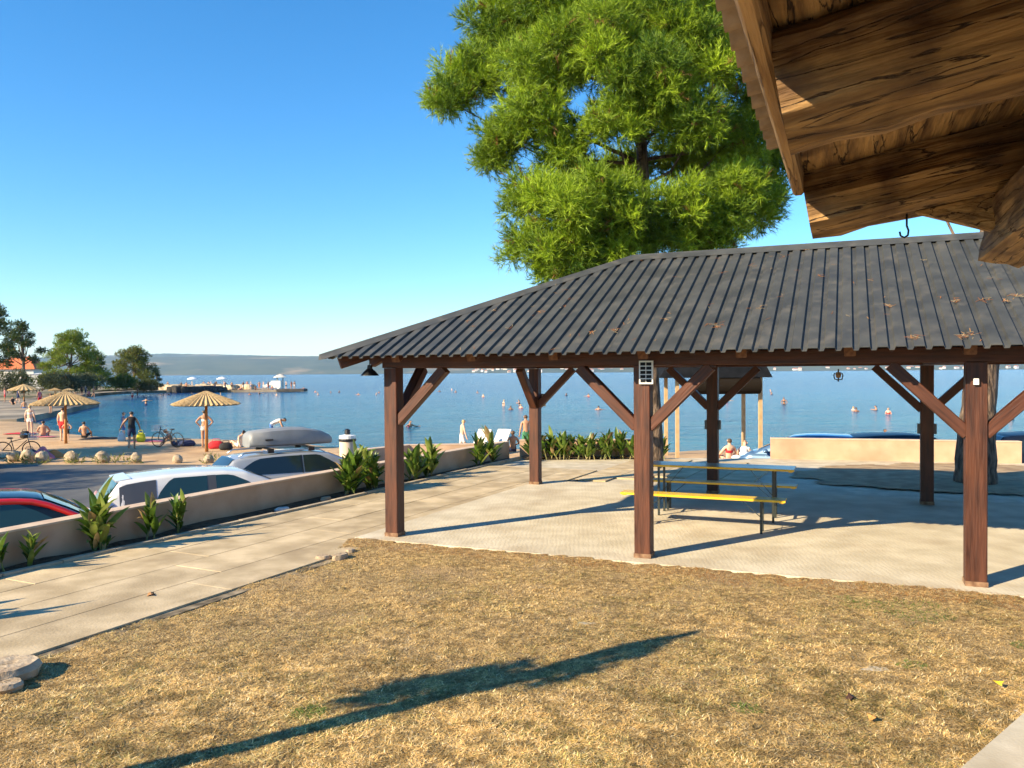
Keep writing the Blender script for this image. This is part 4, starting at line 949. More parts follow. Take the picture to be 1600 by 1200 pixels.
# loose stones on the bed and lawn edge
def stone(loc, sz, seed, label, rz=0.0, name='stone', mat=ROCK, flat=True):
    r = random.Random(seed); m = MB(); n, mm = 11, 7; vs = []; fs = []
    for i in range(mm + 1):
        ph = math.pi * i / mm
        for k in range(n):
            w = 2 * math.pi * k / n; q = r.uniform(.86, 1.12); cz = math.cos(ph); cz = max(-.6, min(.62, cz)) * 1.3 if flat else cz
            vs.append((sz[0] * q * math.sin(ph) ** (.6 if flat else .9) * math.cos(w), sz[1] * q * math.sin(ph) ** (.6 if flat else .9) * math.sin(w), sz[2] * cz * r.uniform(.9, 1.1)))
    for i in range(mm):
        for k in range(n): fs.append((i * n + k, (i + 1) * n + k, (i + 1) * n + (k + 1) % n, i * n + (k + 1) % n))
    m.add(vs, fs); o = m.build(name, mat, mw=Matrix.Translation(loc) @ Matrix.Rotation(rz, 4, 'Z'), smooth=True, angle=35); tag(o, label, 'stone'); return o
stone(gp(18, 1052, .06) + Vector((-.12, .0, -.01)), (.30, .22, .075), 1, 'big flat pale stone at the left edge of the lawn', .6)
stone(gp(2, 1075, .03), (.13, .1, .05), 2, 'smaller broken stone before the big flat stone', .2)
stone(gp(505, 873, .02), (.09, .06, .05), 3, 'left stone of the little heap at the lawn corner', .3)
stone(gp(532, 872, .02), (.11, .07, .06), 4, 'right stone of the little heap at the lawn corner', 1.0)
stone(gp(548, 862, .02), (.06, .05, .04), 5, 'small brown stone behind the little heap at the lawn corner', .4)
stone(bed_at(452), (.13, .07, .05), 6, 'white stone lying in the bed by the bare wall', .9, mat=NM('white_stone', (.6, .58, .55), (.75, .73, .7), scale=8, rough=.9))
stone(bed_at(515), (.10, .07, .07), 7, 'grey stone in the bed beside the dense clump', .9)
def dry_leaf(px, py, c, label, s=.05):
    p = gp(px, py, .035); m = MB(); vs = [(math.cos(a) * s * (1 if k % 2 else .62), math.sin(a) * s * .6 * (1 if k % 2 else .7), .012 * math.sin(a * 2) + random.uniform(0, .008)) for k, a in enumerate([i * math.pi / 5 for i in range(10)])] + [(0, 0, .012)]
    m.add(vs, [(10, k, (k + 1) % 10) for k in range(10)]); o = m.build('fallen_leaf', NM('leaf_' + str(px), c, rough=.8), mw=Matrix.Translation(p) @ Matrix.Rotation(px * .1, 4, 'Z')); tag(o, label, 'leaf')
dry_leaf(1330, 1090, (.05, .02, .012), 'dark brown curled leaf on the right of the lawn', .06); dry_leaf(1363, 1121, (.45, .22, .06), 'orange dry leaf lying on the right of the lawn'); dry_leaf(1560, 1067, (.6, .42, .02), 'yellow leaf at the right edge of the lawn', .04)
dry_leaf(236, 929, (.35, .18, .07), 'reddish dry leaf patch on the slab path', .07)

# ================================================================== CARS
GLASS = glass_mat('car_glass', (.012, .022, .03)); GLASS2 = glass_mat('car_glass_green', (.018, .05, .055))
def paint(name, c, metal=0.0, rough=.25): return NM(name, c, rough=rough, metal=metal, coat=.8, spec=.5)
def make_car(name, body, roofm, label, prof, glassm=GLASS, pillar=None, rails=False, group='cars parked below the wall'):
    """prof: half width, length, belt heights and roof points; x forward"""
    L_, W_, hood = prof['L'], prof['W'] / 2, prof['hood']
    root = empty(name); tag(root, label, 'car', group)
    xr, xf = -L_ / 2, L_ / 2
    beltx = [xr, xr + .12, xr + .5, 0, prof['ws0'] - .05, prof['ws0'] + .25, xf - .5, xf - .15, xf]
    belt = [.62, prof['tail'], prof['belt'], prof['belt'] - .02, prof['belt'] - .03, hood, hood - .10, hood - .22, .45]
    wx = [xr, xr + .1, xr + .45, -.3, .9, xf - .5, xf - .15, xf]; ww = [W_ * .72, W_ * .88, W_ * .985, W_, W_, W_ * .96, W_ * .82, W_ * .6]
    n = 44; xs = np.linspace(xr, xf, n); zb = np.interp(xs, beltx, belt); hw = np.interp(xs, wx, ww)
    zlo = np.interp(xs, [xr, xr + .15, xf - .15, xf], [.42, .22, .22, .40])
    m = MB(); vs = []; K = 17
    for x, z, w, z0 in zip(xs, zb, hw, zlo):
        half = [(w * .80, z0), (w * .96, z0 + .06), (w * 1.0, z0 + (z - z0) * .35), (w * 1.005, z0 + (z - z0) * .55), (w * .985, z0 + (z - z0) * .82), (w * .95, z - .03), (w * .90, z), (w * .5, z + .022)]
        ring = half + [(0, z + .03)] + [(-a, b) for a, b in half[::-1]]
        vs += [(x, y, zz) for y, zz in ring]
    fs = [(i * K + k, i * K + k + 1, (i + 1) * K + k + 1, (i + 1) * K + k) for i in range(n - 1) for k in range(K - 1)] + [(i * K + K - 1, i * K, (i + 1) * K, (i + 1) * K + K - 1) for i in range(n - 1)]
    fs += [tuple(range(K)), tuple((n - 1) * K + k for k in range(K - 1, -1, -1))]
    m.add(vs, fs); local('body', m.mesh('body', body, True, 45), root)
    gx = [p[0] for p in prof['roof']]; gz = [p[1] for p in prof['roof']]
    def ZR_(x): return float(np.interp(x, gx, gz))
    def HW(x): return float(np.interp(x, wx, ww)) * .93
    def BZ(x): return float(np.interp(x, beltx, belt)) - .02
    wr = prof['wr']
    def side_y(x, z):
        zr = ZR_(x); b = BZ(x); t = np.clip((z - b) / max(prof['H'] - .09 - b, .05), 0, 1.2); return HW(x) + (wr - HW(x)) * t
    gxs = sorted(set(list(np.linspace(gx[0], gx[-1], 40)) + gx)); vs = []; K2 = 11
    for x in gxs:
        zr = ZR_(x); b = BZ(x); zs_ = max(b, zr - .075); ys = side_y(x, zs_); ym = side_y(x, b + (zs_ - b) * .5)
        half = [(HW(x), b), (ym, b + (zs_ - b) * .5), (ys, zs_), (ys - .05, zs_ + (zr - zs_) * .62), (ys - .14, zs_ + (zr - zs_) * .86)]
        vs += [(x, y, z) for y, z in half + [(0, zr)] + [(-a, c) for a, c in half[::-1]]]
    m = MB(); n2 = len(gxs); m.add(vs, [(i * K2 + k, i * K2 + k + 1, (i + 1) * K2 + k + 1, (i + 1) * K2 + k) for i in range(n2 - 1) for k in range(K2 - 1)])
    local('cabin', m.mesh('cabin', roofm, True, 50), root)
    # side windows
    for s, nm in ((-1, 'window'), (1, 'window')):
        for (x0, x1, cut0, cut1) in prof['win']:
            m = MB(); vs = []; xs_ = np.linspace(x0, x1, 12)
            for x in xs_:
                zt = min(ZR_(x) - .075, prof['H'] - .082); zb_ = BZ(x) + .05
                if cut0 > .05 and x - x0 < cut0: zt = zb_ + (zt - zb_) * max(.08, ((x - x0) / cut0) ** .6)
                if cut1 > .05 and x1 - x < cut1: zt = zb_ + (zt - zb_) * max(.08, ((x1 - x) / cut1) ** .9)
                for j in range(5):
                    z = zb_ + (zt - zb_) * j / 4; vs.append((x, s * (side_y(x, z) + .006), z))
            fs = [(i * 5 + j, (i + 1) * 5 + j, (i + 1) * 5 + j + 1, i * 5 + j + 1) for i in range(11) for j in range(4)]
            m.add(vs, fs if s < 0 else [f[::-1] for f in fs]); local(nm, m.mesh('window', glassm, True), root)
        if pillar:
            for (x0, x1) in prof['pill']:
                m = MB(); vs = []
                for x in np.linspace(x0, x1, 6):
                    zt = min(ZR_(x) - .07, prof['H'] - .078); zb_ = BZ(x) + .04
                    for j in range(4): z = zb_ + (zt - zb_) * j / 3; vs.append((x, s * (side_y(x, z) + .0035), z))
                m.add(vs, [(i * 4 + j, (i + 1) * 4 + j, (i + 1) * 4 + j + 1, i * 4 + j + 1) for i in range(5) for j in range(3)]); local('pillar_trim', m.mesh('pillar_trim', pillar, True), root)
    # windscreen and rear screen
    for nm, x0, x1 in (('windscreen', prof['ws1'], prof['ws0']), ('rear_screen', prof['rs0'], prof['rs1'])):
        m = MB(); vs = []
        for i in range(9):
            x = x0 + (x1 - x0) * (.05 + .88 * i / 8); zr = ZR_(x); b = BZ(x); zs_ = max(b, zr - .075); ys = side_y(x, zs_) - .13
            for j in range(9):
                q = -1 + 2 * j / 8; vs.append((x + (.012 if nm == 'windscreen' else -.012), q * ys, zr - (zr - zs_) * .14 * q * q + .008))
        m.add(vs, [(i * 9 + j, i * 9 + j + 1, (i + 1) * 9 + j + 1, (i + 1) * 9 + j) for i in range(8) for j in range(8)]); local(nm, m.mesh(nm, GLASS2 if prof.get('gws') else glassm, True), root)
    # lights, handles, mirrors, wheels
    for s in (-1, 1):
        m = MB().ball((xf - .22, s * W_ * .70, hood - .18), (.16, .14, .08), 10, 6); local('headlight', m.mesh('headlight', NM('lamp_glass', (.7, .72, .74), rough=.1), True), root)
        m = MB().ball((xr + .15, s * W_ * .84, prof['tail'] - .10), (.07, .06, prof.get('tl', .26) / 2), 10, 6); local('tail_light', m.mesh('tail_light', NM('tail_lens', (.42, .26, .28), rough=.15)), root)
        mx_ = prof['ws0'] - .32; m = MB().ball((mx_, s * (W_ + .08), BZ(mx_) + .10), (.07, .10, .065), 10, 6); local('mirror', m.mesh('mirror', body, True), root)
        for hx in prof['hnd']: m = MB().box((hx, s * (W_ * .995), prof['belt'] - .13), (.17, .03, .025)); local('door_handle', m.mesh('door_handle', body), root)
        for wxp in (xr + .78, xf - .86):
            m = MB().lathe([(.20, -.10), (.30, -.10), (.325, -.06), (.325, .06), (.30, .10), (.20, .10)], 24, axis='y'); w_ = local('wheel', m.mesh('wheel', RUBBER, True, 40), root, (wxp, s * (W_ - .07), .325))
            local('rim', MB().lathe([(.03, s * .095), (.19, s * .075), (.205, s * .10)], 20, axis='y').mesh('rim', STEEL), w_)
        if rails: m = MB().tube([(prof['rs1'] + .05, s * (wr - .09), prof['H'] - .05), (prof['rs1'] + .2, s * (wr - .09), prof['H'] + .035), (0, s * (wr - .09), prof['H'] + .05), (prof['ws1'] - .25, s * (wr - .09), prof['H'] + .03), (prof['ws1'] - .1, s * (wr - .09), prof['H'] - .04)], .018, 6); local('roof_rail', m.mesh('roof_rail', STEEL, True), root)
    if prof.get('arch'):
        for s in (-1, 1):
            pts = [(x, s * (side_y(x, max(BZ(x), ZR_(x) - .07)) + .004), max(BZ(x), ZR_(x) - .06)) for x in np.linspace(gx[0] + .1, gx[-1] - .06, 16)]
            local('roof_arch', MB().tube(pts, .042, 8).mesh('roof_arch', body, True), root)
    if prof.get('spoiler'):
        local('spoiler', MB().bar((prof['rs1'] - .05, 0, prof['H'] - .098), (prof['rs1'] + .2, 0, prof['H'] - .062), wr * 1.6, .03).mesh('spoiler', roofm), root)
    for s in (-1, 1):                              # shut lines of the doors
        for dx in prof['seam']:
            zz = np.linspace(.32, BZ(dx) - .03, 8); m = MB(); w0 = float(np.interp(dx, wx, ww)); vs = []
            for z in zz:
                f_ = np.interp((z - .22) / (BZ(dx) - .22), [0, .35, .55, .82, .97], [.96, 1.0, 1.005, .985, .95]); vs += [(dx - .006, s * (w0 * f_ + .004), z), (dx + .006, s * (w0 * f_ + .004), z)]
            m.add(vs, [(2 * i, 2 * i + 1, 2 * i + 3, 2 * i + 2) for i in range(7)]); local('shut_line', m.mesh('shut_line', BLACKM), root)
    MBp = MB().box((xr - .002, 0, .62), (.02, .5, .12)); local('number_plate', MBp.mesh('number_plate', WHITEP), root)
    return root
hatch = dict(L=4.4, W=1.77, H=1.55, wr=.665, hood=1.0, belt=1.02, tail=1.02, ws0=1.42, ws1=.50, rs0=-2.10, rs1=-1.80, spoiler=True, tl=.5, gws=True,
             roof=[(-2.14, 1.0), (-2.0, 1.2), (-1.84, 1.42), (-1.78, 1.47), (-1.4, 1.515), (-1.0, 1.54), (-.4, 1.55), (.05, 1.54), (.45, 1.495), (.8, 1.36), (1.2, 1.17), (1.5, 1.0)],
             win=[(-1.22, -.30, .30, .04), (-.14, 1.12, .04, .95)], pill=[(-1.82, -1.20), (-.30, -.14)], hnd=(-.75, .25), seam=(-1.15, -.2, 1.05))
wagon = dict(L=4.7, W=1.80, H=1.47, wr=.66, hood=.96, belt=.97, tail=.98, ws0=1.28, ws1=.45, rs0=-2.22, rs1=-1.82,
             roof=[(-2.28, .95), (-2.1, 1.16), (-1.9, 1.36), (-1.7, 1.41), (-1.0, 1.455), (-.3, 1.47), (.1, 1.46), (.45, 1.41), (.8, 1.26), (1.1, 1.09), (1.34, .94)],
             win=[(-1.85, -.30, .5, .03), (-.24, .98, .03, .8)], pill=[(-.30, -.26)], hnd=(-.85, .15), seam=(-1.3, -.25, 1.0))
coupe = dict(L=4.2, W=1.76, H=1.42, wr=.63, hood=.90, belt=.95, tail=.95, ws0=1.25, ws1=.30, rs0=-1.95, rs1=-1.45, gws=True, arch=True,
             roof=[(-2.05, .92), (-1.8, 1.12), (-1.5, 1.3), (-1.2, 1.37), (-.6, 1.41), (-.2, 1.42), (.1, 1.40), (.3, 1.37), (.7, 1.2), (1.05, 1.02), (1.32, .88)],
             win=[(-1.5, -.40, .5, .03), (-.34, .95, .03, 1.0)], pill=[(-.40, -.34)], hnd=(-.6, .2), seam=(-.45, 1.0))
def put(o, x, y, head, z=-1.246): o.location = (x, y, z); o.rotation_euler = (0, 0, math.pi / 2 - R(head))
WHT = paint('white_paint', (.72, .72, .70)); SIL = paint('silver_paint', (.42, .43, .44), .35, .32); RED = paint('red_paint', (.60, .012, .010)); BLU = paint('blue_paint', (.09, .17, .30), .3, .3); NAV = NM('navy_paint', (.006, .010, .022), rough=.4, spec=.35)
GREYPIL = paint('grey_pillar', (.085, .08, .072), 0, .3)
c1 = make_car('parked_car', WHT, WHT, 'white hatchback with grey rear pillars parked behind the wall', hatch, GLASS2, GREYPIL); put(c1, -5.95, 15.85, 57)
c2 = make_car('parked_car', SIL, SIL, 'silver estate car carrying a grey roof box', wagon, GLASS, BLACKM, rails=True); put(c2, -5.35, 20.3, 57)
c3 = make_car('parked_car', RED, NM('black_roof', (.010, .016, .022), rough=.12), 'bright red car cut by the left picture edge', coupe, GLASS2, BLACKM); put(c3, -7.7, 12.25, 56); c3.scale = (1, 1, 1.14)
c4 = make_car('parked_car', BLU, BLU, 'light blue car beyond the gap in the wall, half hidden by the sunlit wall', hatch, GLASS2, GREYPIL, group='cars parked behind the sunlit wall'); put(c4, 8.7, 23.2, -64)
c5 = make_car('parked_car', NAV, NAV, 'dark blue car roof showing above the sunlit wall, left of the right back post', wagon, GLASS, BLACKM, group='cars parked behind the sunlit wall'); put(c5, 11.25, 22.6, 93, -1.23); c5.scale = (1, 1, 1.07)
c6 = make_car('parked_car', NAV, NAV, 'dark car at the right picture edge behind the pine trunk', wagon, GLASS, BLACKM, group='cars parked behind the sunlit wall'); put(c6, 15.4, 21.9, 100, -1.2); c6.scale = (1, 1, 1.09)
c7 = make_car('parked_car', WHT, WHT, 'white car just showing at the left picture edge by the boulders', wagon, GLASS, BLACKM); put(c7, -21.4, 28.7, 70)
# roof box
def roof_box():
    m = MB(); vs = []; K = 16; st = [(-1.0, .5, .22), (-.985, .68, .40), (-.9, .78, .52), (-.5, .82, .60), (.0, .82, .64), (.40, .80, .60), (.78, .72, .44), (.98, .58, .26), (1.06, .40, .12)]
    for x, w, h in st:
        for k in range(K):
            a = 2 * math.pi * k / K; c, s_ = math.cos(a), math.sin(a); r_ = (abs(c) ** 5 + abs(s_) ** 5) ** (-1 / 5.); vs.append((x, c * r_ * w / 2, .12 + s_ * r_ * h / 2 if s_ > 0 else .12 + s_ * r_ * min(h, .16) / 2))
    fs = [(i * K + k, i * K + (k + 1) % K, (i + 1) * K + (k + 1) % K, (i + 1) * K + k) for i in range(len(st) - 1) for k in range(K)] + [tuple(range(K - 1, -1, -1)), tuple((len(st) - 1) * K + k for k in range(K))]
    m.add(vs, fs); root = empty('roof_box'); tag(root, 'grey plastic roof box on top of the silver estate car', 'roof box')
    local('lid', m.mesh('lid', NM('box_grey', (.20, .205, .21), (.25, .255, .26), scale=3, rough=.5), True, 50), root)
    for x in (-.55, .42):
        local('cross_bar', MB().box((x, 0, 0), (.06, 1.12, .035)).mesh('cross_bar', BLACKM), root)
        for s in (-1, 1): local('bar_foot', MB().box((x, s * .53, -.03), (.14, .07, .09)).mesh('bar_foot', BLACKM), root)
    local('latch', MB().box((-.55, -.42, .2), (.18, .02, .03)).mesh('latch', BLACKM), root)
    return root
rb = roof_box(); rb.location = (c2.location.x - .34, c2.location.y - .26, -1.246 + 1.56); rb.rotation_euler = c2.rotation_euler; rb.scale = (1.04, 1.0, 1.12)

# ================================================================== PEOPLE
SKINS = [NM('skin_tan', (.42, .21, .12), (.50, .27, .16), scale=6, rough=.55), NM('skin_light', (.62, .38, .26), (.68, .43, .30), scale=6, rough=.55), NM('skin_brown', (.28, .13, .07), (.34, .17, .09), scale=6, rough=.55)]
HAIRS = [NM('hair_dark', (.02, .014, .01), rough=.6), NM('hair_fair', (.42, .30, .14), rough=.6), NM('hair_brown', (.09, .05, .025), rough=.6)]
def cloth(name, c): return NM('cloth_' + name, c, rough=.85)
CL = {k: cloth(k, c) for k, c in dict(black=(.015, .015, .018), red=(.55, .02, .03), navy=(.02, .03, .09), white=(.72, .70, .68), blue=(.05, .15, .42), pink=(.6, .16, .2), orange=(.65, .2, .04), green=(.05, .2, .1), yellow=(.7, .6, .03), grey=(.25, .25, .26)).items()}
def skin_body(J, E_, rads):
    """one continuous body grown from a joint skeleton"""
    names = list(J); me = bpy.data.meshes.new('skeleton'); me.from_pydata([J[n] for n in names], [(names.index(a), names.index(b)) for a, b in E_], [])
    o = bpy.data.objects.new('skeleton', me); COL.objects.link(o)
    o.modifiers.new('Skin', 'SKIN'); ss = o.modifiers.new('Sub', 'SUBSURF'); ss.levels = 1; ss.render_levels = 1
    for i, n in enumerate(names):
        d = me.skin_vertices[0].data[i]; d.radius = rads[n] if isinstance(rads[n], tuple) else (rads[n], rads[n]); d.use_root = (n == 'pelvis')
    dg = bpy.context.evaluated_depsgraph_get(); out = bpy.data.meshes.new_from_object(o.evaluated_get(dg)); bpy.data.objects.remove(o); bpy.data.meshes.remove(me)
    return out
RAD = dict(pelvis=(.155, .115), waist=(.125, .095), chest=(.165, .115), collar=(.10, .08), neck=.055, jaw=(.068, .075), skull=(.078, .095), crown=(.055, .07),
           shL=.062, shR=.062, elL=.044, elR=.044, wrL=.03, wrR=.03, haL=(.034, .018), haR=(.034, .018), hipL=.092, hipR=.092, knL=.06, knR=.06, anL=.038, anR=.038, toL=(.04, .025), toR=(.04, .025))
EDG = [('pelvis', 'waist'), ('waist', 'chest'), ('chest', 'collar'), ('collar', 'neck'), ('neck', 'jaw'), ('jaw', 'skull'), ('skull', 'crown'), ('collar', 'shL'), ('shL', 'elL'), ('elL', 'wrL'), ('wrL', 'haL'), ('collar', 'shR'), ('shR', 'elR'), ('elR', 'wrR'), ('wrR', 'haR'),
       ('pelvis', 'hipL'), ('hipL', 'knL'), ('knL', 'anL'), ('anL', 'toL'), ('pelvis', 'hipR'), ('hipR', 'knR'), ('knR', 'anR'), ('anR', 'toR')]
def pose(pel=(0, 0, .95), lean=0.0, turn=0.0, armL=((.22, 0, -.27), (.02, .06, -.25)), armR=((-.22, 0, -.27), (-.02, .06, -.25)), legL=((.0, .03, -.42), (.0, -.02, -.43)), legR=((.0, .03, -.42), (.0, -.02, -.43)), head=0.0):
    P = Vector(pel); rot = Matrix.Rotation(-lean, 3, 'X'); t = lambda v: P + rot @ Vector(v)
    J = dict(pelvis=P, waist=t((0, .0, .18)), chest=t((0, .01, .37)), collar=t((0, 0, .50)), neck=t((0, .01, .57))); rh = Matrix.Rotation(-lean - head, 3, 'X'); nk = J['neck']
    J['jaw'] = nk + rh @ Vector((0, .035, .075)); J['skull'] = nk + rh @ Vector((0, .02, .15)); J['crown'] = nk + rh @ Vector((0, .012, .205))
    for s, a, S in ((1, armL, 'L'), (-1, armR, 'R')):
        J['sh' + S] = t((s * .175, 0, .465)); J['el' + S] = J['sh' + S] + Vector(a[0]) * .98; J['wr' + S] = J['el' + S] + Vector(a[1]); d = Vector(a[1]).normalized(); J['ha' + S] = J['wr' + S] + d * .075
    for s, l_, S in ((1, legL, 'L'), (-1, legR, 'R')):
        J['hip' + S] = P + Vector((s * .092, 0, -.06)); J['kn' + S] = J['hip' + S] + Vector(l_[0]); J['an' + S] = J['kn' + S] + Vector(l_[1]); J['to' + S] = J['an' + S] + (Vector((s * .02, .15, -.045)) if len(l_) < 3 else Vector(l_[2]))
    return J, rh
POSES = dict(
    stand=dict(armL=((.06, -.02, -.28), (.02, .08, -.24)), armR=((-.06, -.02, -.28), (-.02, .08, -.24))),
    hips=dict(armL=((.20, -.06, -.22), (-.15, .10, -.18)), armR=((-.20, -.06, -.22), (.15, .10, -.18))),
    walk=dict(lean=.08, armL=((.12, .02, -.27), (.06, .06, -.24)), armR=((-.20, .03, -.24), (-.10, .08, -.23)), legL=((.01, .16, -.40), (0, -.06, -.44)), legR=((0, -.04, -.42), (0, -.26, -.35))),
    sit=dict(pel=(0, 0, .13), lean=-.12, armL=((.14, .12, -.24), (-.04, .22, -.06)), armR=((-.14, .12, -.24), (.04, .22, -.06)), legL=((.10, .36, .24), (-.02, .22, -.36)), legR=((-.10, .36, .24), (.02, .22, -.36))),
    prop=dict(pel=(0, 0, .13), lean=-.55, armL=((.10, -.14, -.24), (.03, -.16, -.18)), armR=((-.10, -.14, -.24), (-.03, -.16, -.18)), legL=((.06, .42, .06), (.02, .40, -.12)), legR=((-.06, .38, .24), (0, .20, -.36)), head=-.4),
    bend=dict(lean=1.25, armL=((.05, .10, -.28), (0, .12, -.24)), armR=((-.05, .10, -.28), (0, .12, -.24)), head=.2),
    wade=dict(lean=.1, armL=((.24, .10, -.08), (.14, .18, .02)), armR=((-.24, .06, -.10), (-.16, .16, .0))))
PM = {}
def body_meshes(pn):
    J, rh = pose(**POSES[pn]); body = skin_body(J, EDG, RAD)
    import bmesh
    bm = bmesh.new(); bm.from_mesh(body)
    def cone(a, b, r0, r1, n=6):
        m = MB().tube([a, a.lerp(b, .5), b], [r0, (r0 + r1) / 2, r1], n); vs = [bm.verts.new(v) for v in m.v]
        for f in m.f:
            try: bm.faces.new([vs[i] for i in f])
            except ValueError: pass
    sk = J['skull']; h = lambda v: sk + rh @ Vector(v)
    cone(h((0, .085, .0)), h((0, .125, -.03)), .012, .016)                     # nose
    cone(h((-.03, .09, -.055)), h((.03, .09, -.055)), .010, .010)              # mouth
    for s in (-1, 1):
        cone(h((s * .07, .0, -.0)), h((s * .092, -.005, -.02)), .028, .016)    # ears
        cone(h((s * .032, .082, .012)), h((s * .032, .098, .012)), .013, .008)  # eyes
        S = 'L' if s > 0 else 'R'; w = J['wr' + S]; hd = J['ha' + S]; d = (hd - w).normalized(); q = d.cross(Vector((0, 1, 0)));
        q = q.normalized() if q.length > .1 else Vector((1, 0, 0))
        for k, ln in enumerate((.062, .072, .068, .05)):
            a = hd + q * (-.027 + k * .018) - d * .01; cone(a, a + d * ln + Vector((0, .012, 0)), .009, .006, 5)
        cone(hd - d * .05 - q * .03, hd + d * .005 - q * .065, .011, .008, 5)
    body_n = len(body.vertices); bm.to_mesh(body); bm.free(); body.name = 'person_body'
    body.polygons.foreach_set('use_smooth', [True] * len(body.polygons))
    co = np.array([v.co for v in body.vertices]); no = np.array([v.normal for v in body.vertices])
    def shell(nm, fn, off):
        fs = [tuple(p.vertices) for p in body.polygons if fn(Vector(p.center)) and all(i < body_n for i in p.vertices)]
        if not fs: return None
        ids = sorted({i for f in fs for i in f}); mp = {k: i for i, k in enumerate(ids)}
        me = bpy.data.meshes.new(nm); me.from_pydata([tuple(co[i] + no[i] * off) for i in ids], [], [tuple(mp[i] for i in f) for f in fs]); me.update()
        me.polygons.foreach_set('use_smooth', [True] * len(me.polygons)); return me
    pl, ws, ch, co_ = J['pelvis'], J['waist'], J['chest'], J['collar']; ax = (co_ - pl).normalized()
    def torso(p): return (p - pl).dot(ax), ((p - pl) - ax * (p - pl).dot(ax)).length
    def hairf(p): q = rh.transposed() @ (p - sk); return q.length < .16 and (q.z > .035 or (q.y < .02 and q.z > -.07)) and (p - J['neck']).length > .07
    near_leg = lambda p, f: min((p - J[a].lerp(J[b], min(1, max(0, (p - J[a]).dot(J[b] - J[a]) / (J[b] - J[a]).length_squared)) * 1)).length for a, b in (('hipL', 'knL'), ('hipR', 'knR')))
    def trunks(p): a, r_ = torso(p); return (-.2 < a < .07 and r_ < .24) or any((0 < (p - J['hip' + S]).dot(J['kn' + S] - J['hip' + S]) / (J['kn' + S] - J['hip' + S]).length_squared < .5) and near_leg(p, 0) < .13 for S in 'LR')
    def brief(p): a, r_ = torso(p); return -.16 < a < .05 and r_ < .22
    def bra(p): a, r_ = torso(p); return .30 < a < .40 and r_ < .20
    def shirt(p): a, r_ = torso(p); return -.02 < a < .50 and r_ < .19
    return dict(body=body, hair=shell('hair', hairf, .016), trunks=shell('swim_trunks', trunks, .010), brief=shell('bikini_bottom', brief, .008), bra=shell('bikini_top', bra, .008), shirt=shell('vest', shirt, .012))
def person(pn, loc, face, label, skin=0, hair=0, wear=(('trunks', 'navy'),), group=None, scale=1.0):
    if pn not in PM: PM[pn] = body_meshes(pn)
    D_ = PM[pn]; o = bpy.data.objects.new('person', D_['body']); COL.objects.link(o); o.location = loc; o.rotation_euler = (0, 0, face); o.scale = (scale,) * 3
    def setm(ob, m):
        if not ob.data.materials: ob.data.materials.append(m)
        ob.material_slots[0].link = 'OBJECT'; ob.material_slots[0].material = m
    setm(o, SKINS[skin]); tag(o, label, 'person', group)
    if D_['hair'] and hair is not None: setm(local('hair', D_['hair'], o), HAIRS[hair])
    for w, c in wear:
        if D_.get(w): setm(local(D_[w].name.split('.')[0], D_[w], o), CL[c])
    return o
def on_beach(px, py):
    p = gp(px, py, -1.3)
    for _ in range(3):
        z = float(lower_z(np.array(p.x), np.array(p.y))); p = gp(px, py, z)
    return p
BK = (('brief', 'black'), ('bra', 'black'))
person('stand', on_beach(47, 681), 0.2, 'fair haired woman in pale bikini standing on the left of the beach', 1, 1, (('brief', 'white'), ('bra', 'white')))
person('sit', on_beach(68, 683), 0.4, 'person sitting on the sand right of the standing fair haired woman', 0, 0, (('brief', 'grey'),))
person('stand', on_beach(98, 689), 0.0, 'person standing half behind the pole of the left straw parasol', 1, 2, (('trunks', 'red'),))
person('hips', on_beach(105, 690), 0.2, 'small figure right behind the pole of the left straw parasol', 1, 0, (('trunks', 'black'),), scale=.62)
person('sit', on_beach(132, 684), 0.1, 'tanned man sitting on the sand between the two straw parasols', 0, 0, (('trunks', 'black'),))
person('walk', on_beach(206, 702), 0.35, 'man in black vest and shorts walking with two bags', 0, 0, (('shirt', 'black'), ('trunks', 'navy')))
person('stand', on_beach(193, 689), -1.0, 'figure in blue behind the walking man with bags', 1, 2, (('trunks', 'blue'), ('shirt', 'blue')), scale=.85)
person('prop', on_beach(272, 697), -1.4, 'person leaning back on the sand behind the bicycle', 0, 2, (('trunks', 'navy'),))
person('hips', on_beach(320, 699), 0.3, 'woman standing behind the pole of the right straw parasol', 0, 0, (('brief', 'white'), ('bra', 'white')))
person('bend', on_beach(424, 690) , -1.3, 'dark haired person bending forward above the grey roof box', 0, 0, (('trunks', 'blue'), ('shirt', 'white')))
person('prop', on_beach(374, 699), .9, 'person in white reclining left of the roof box', 1, 2, (('shirt', 'white'),))
person('stand', on_beach(38, 652), 0.4, 'person in blue trousers near the far straw parasol', 0, 0, (('trunks', 'blue'),))
person('sit', on_beach(1139, 724), 0.15, 'woman in red bikini sitting with her back turned beyond the picnic table', 1, 2, (('brief', 'red'), ('bra', 'red')))
person('prop', on_beach(1160, 724), 2.6, 'figure in white lying beside the woman in red', 1, 0, (('shirt', 'white'),))
person('walk', on_beach(722, 712), -1.2, 'child in white bending at the water beside the sun loungers', 1, 1, (('trunks', 'white'),), scale=.85)
person('sit', on_beach(801, 706), .3, 'bather sitting right of the two sun loungers', 0, 2, (('trunks', 'navy'),))
person('stand', on_beach(822, 712), .2, 'bather standing left of the far left pavilion post', 0, 2, (('trunks', 'green'),), scale=.95)
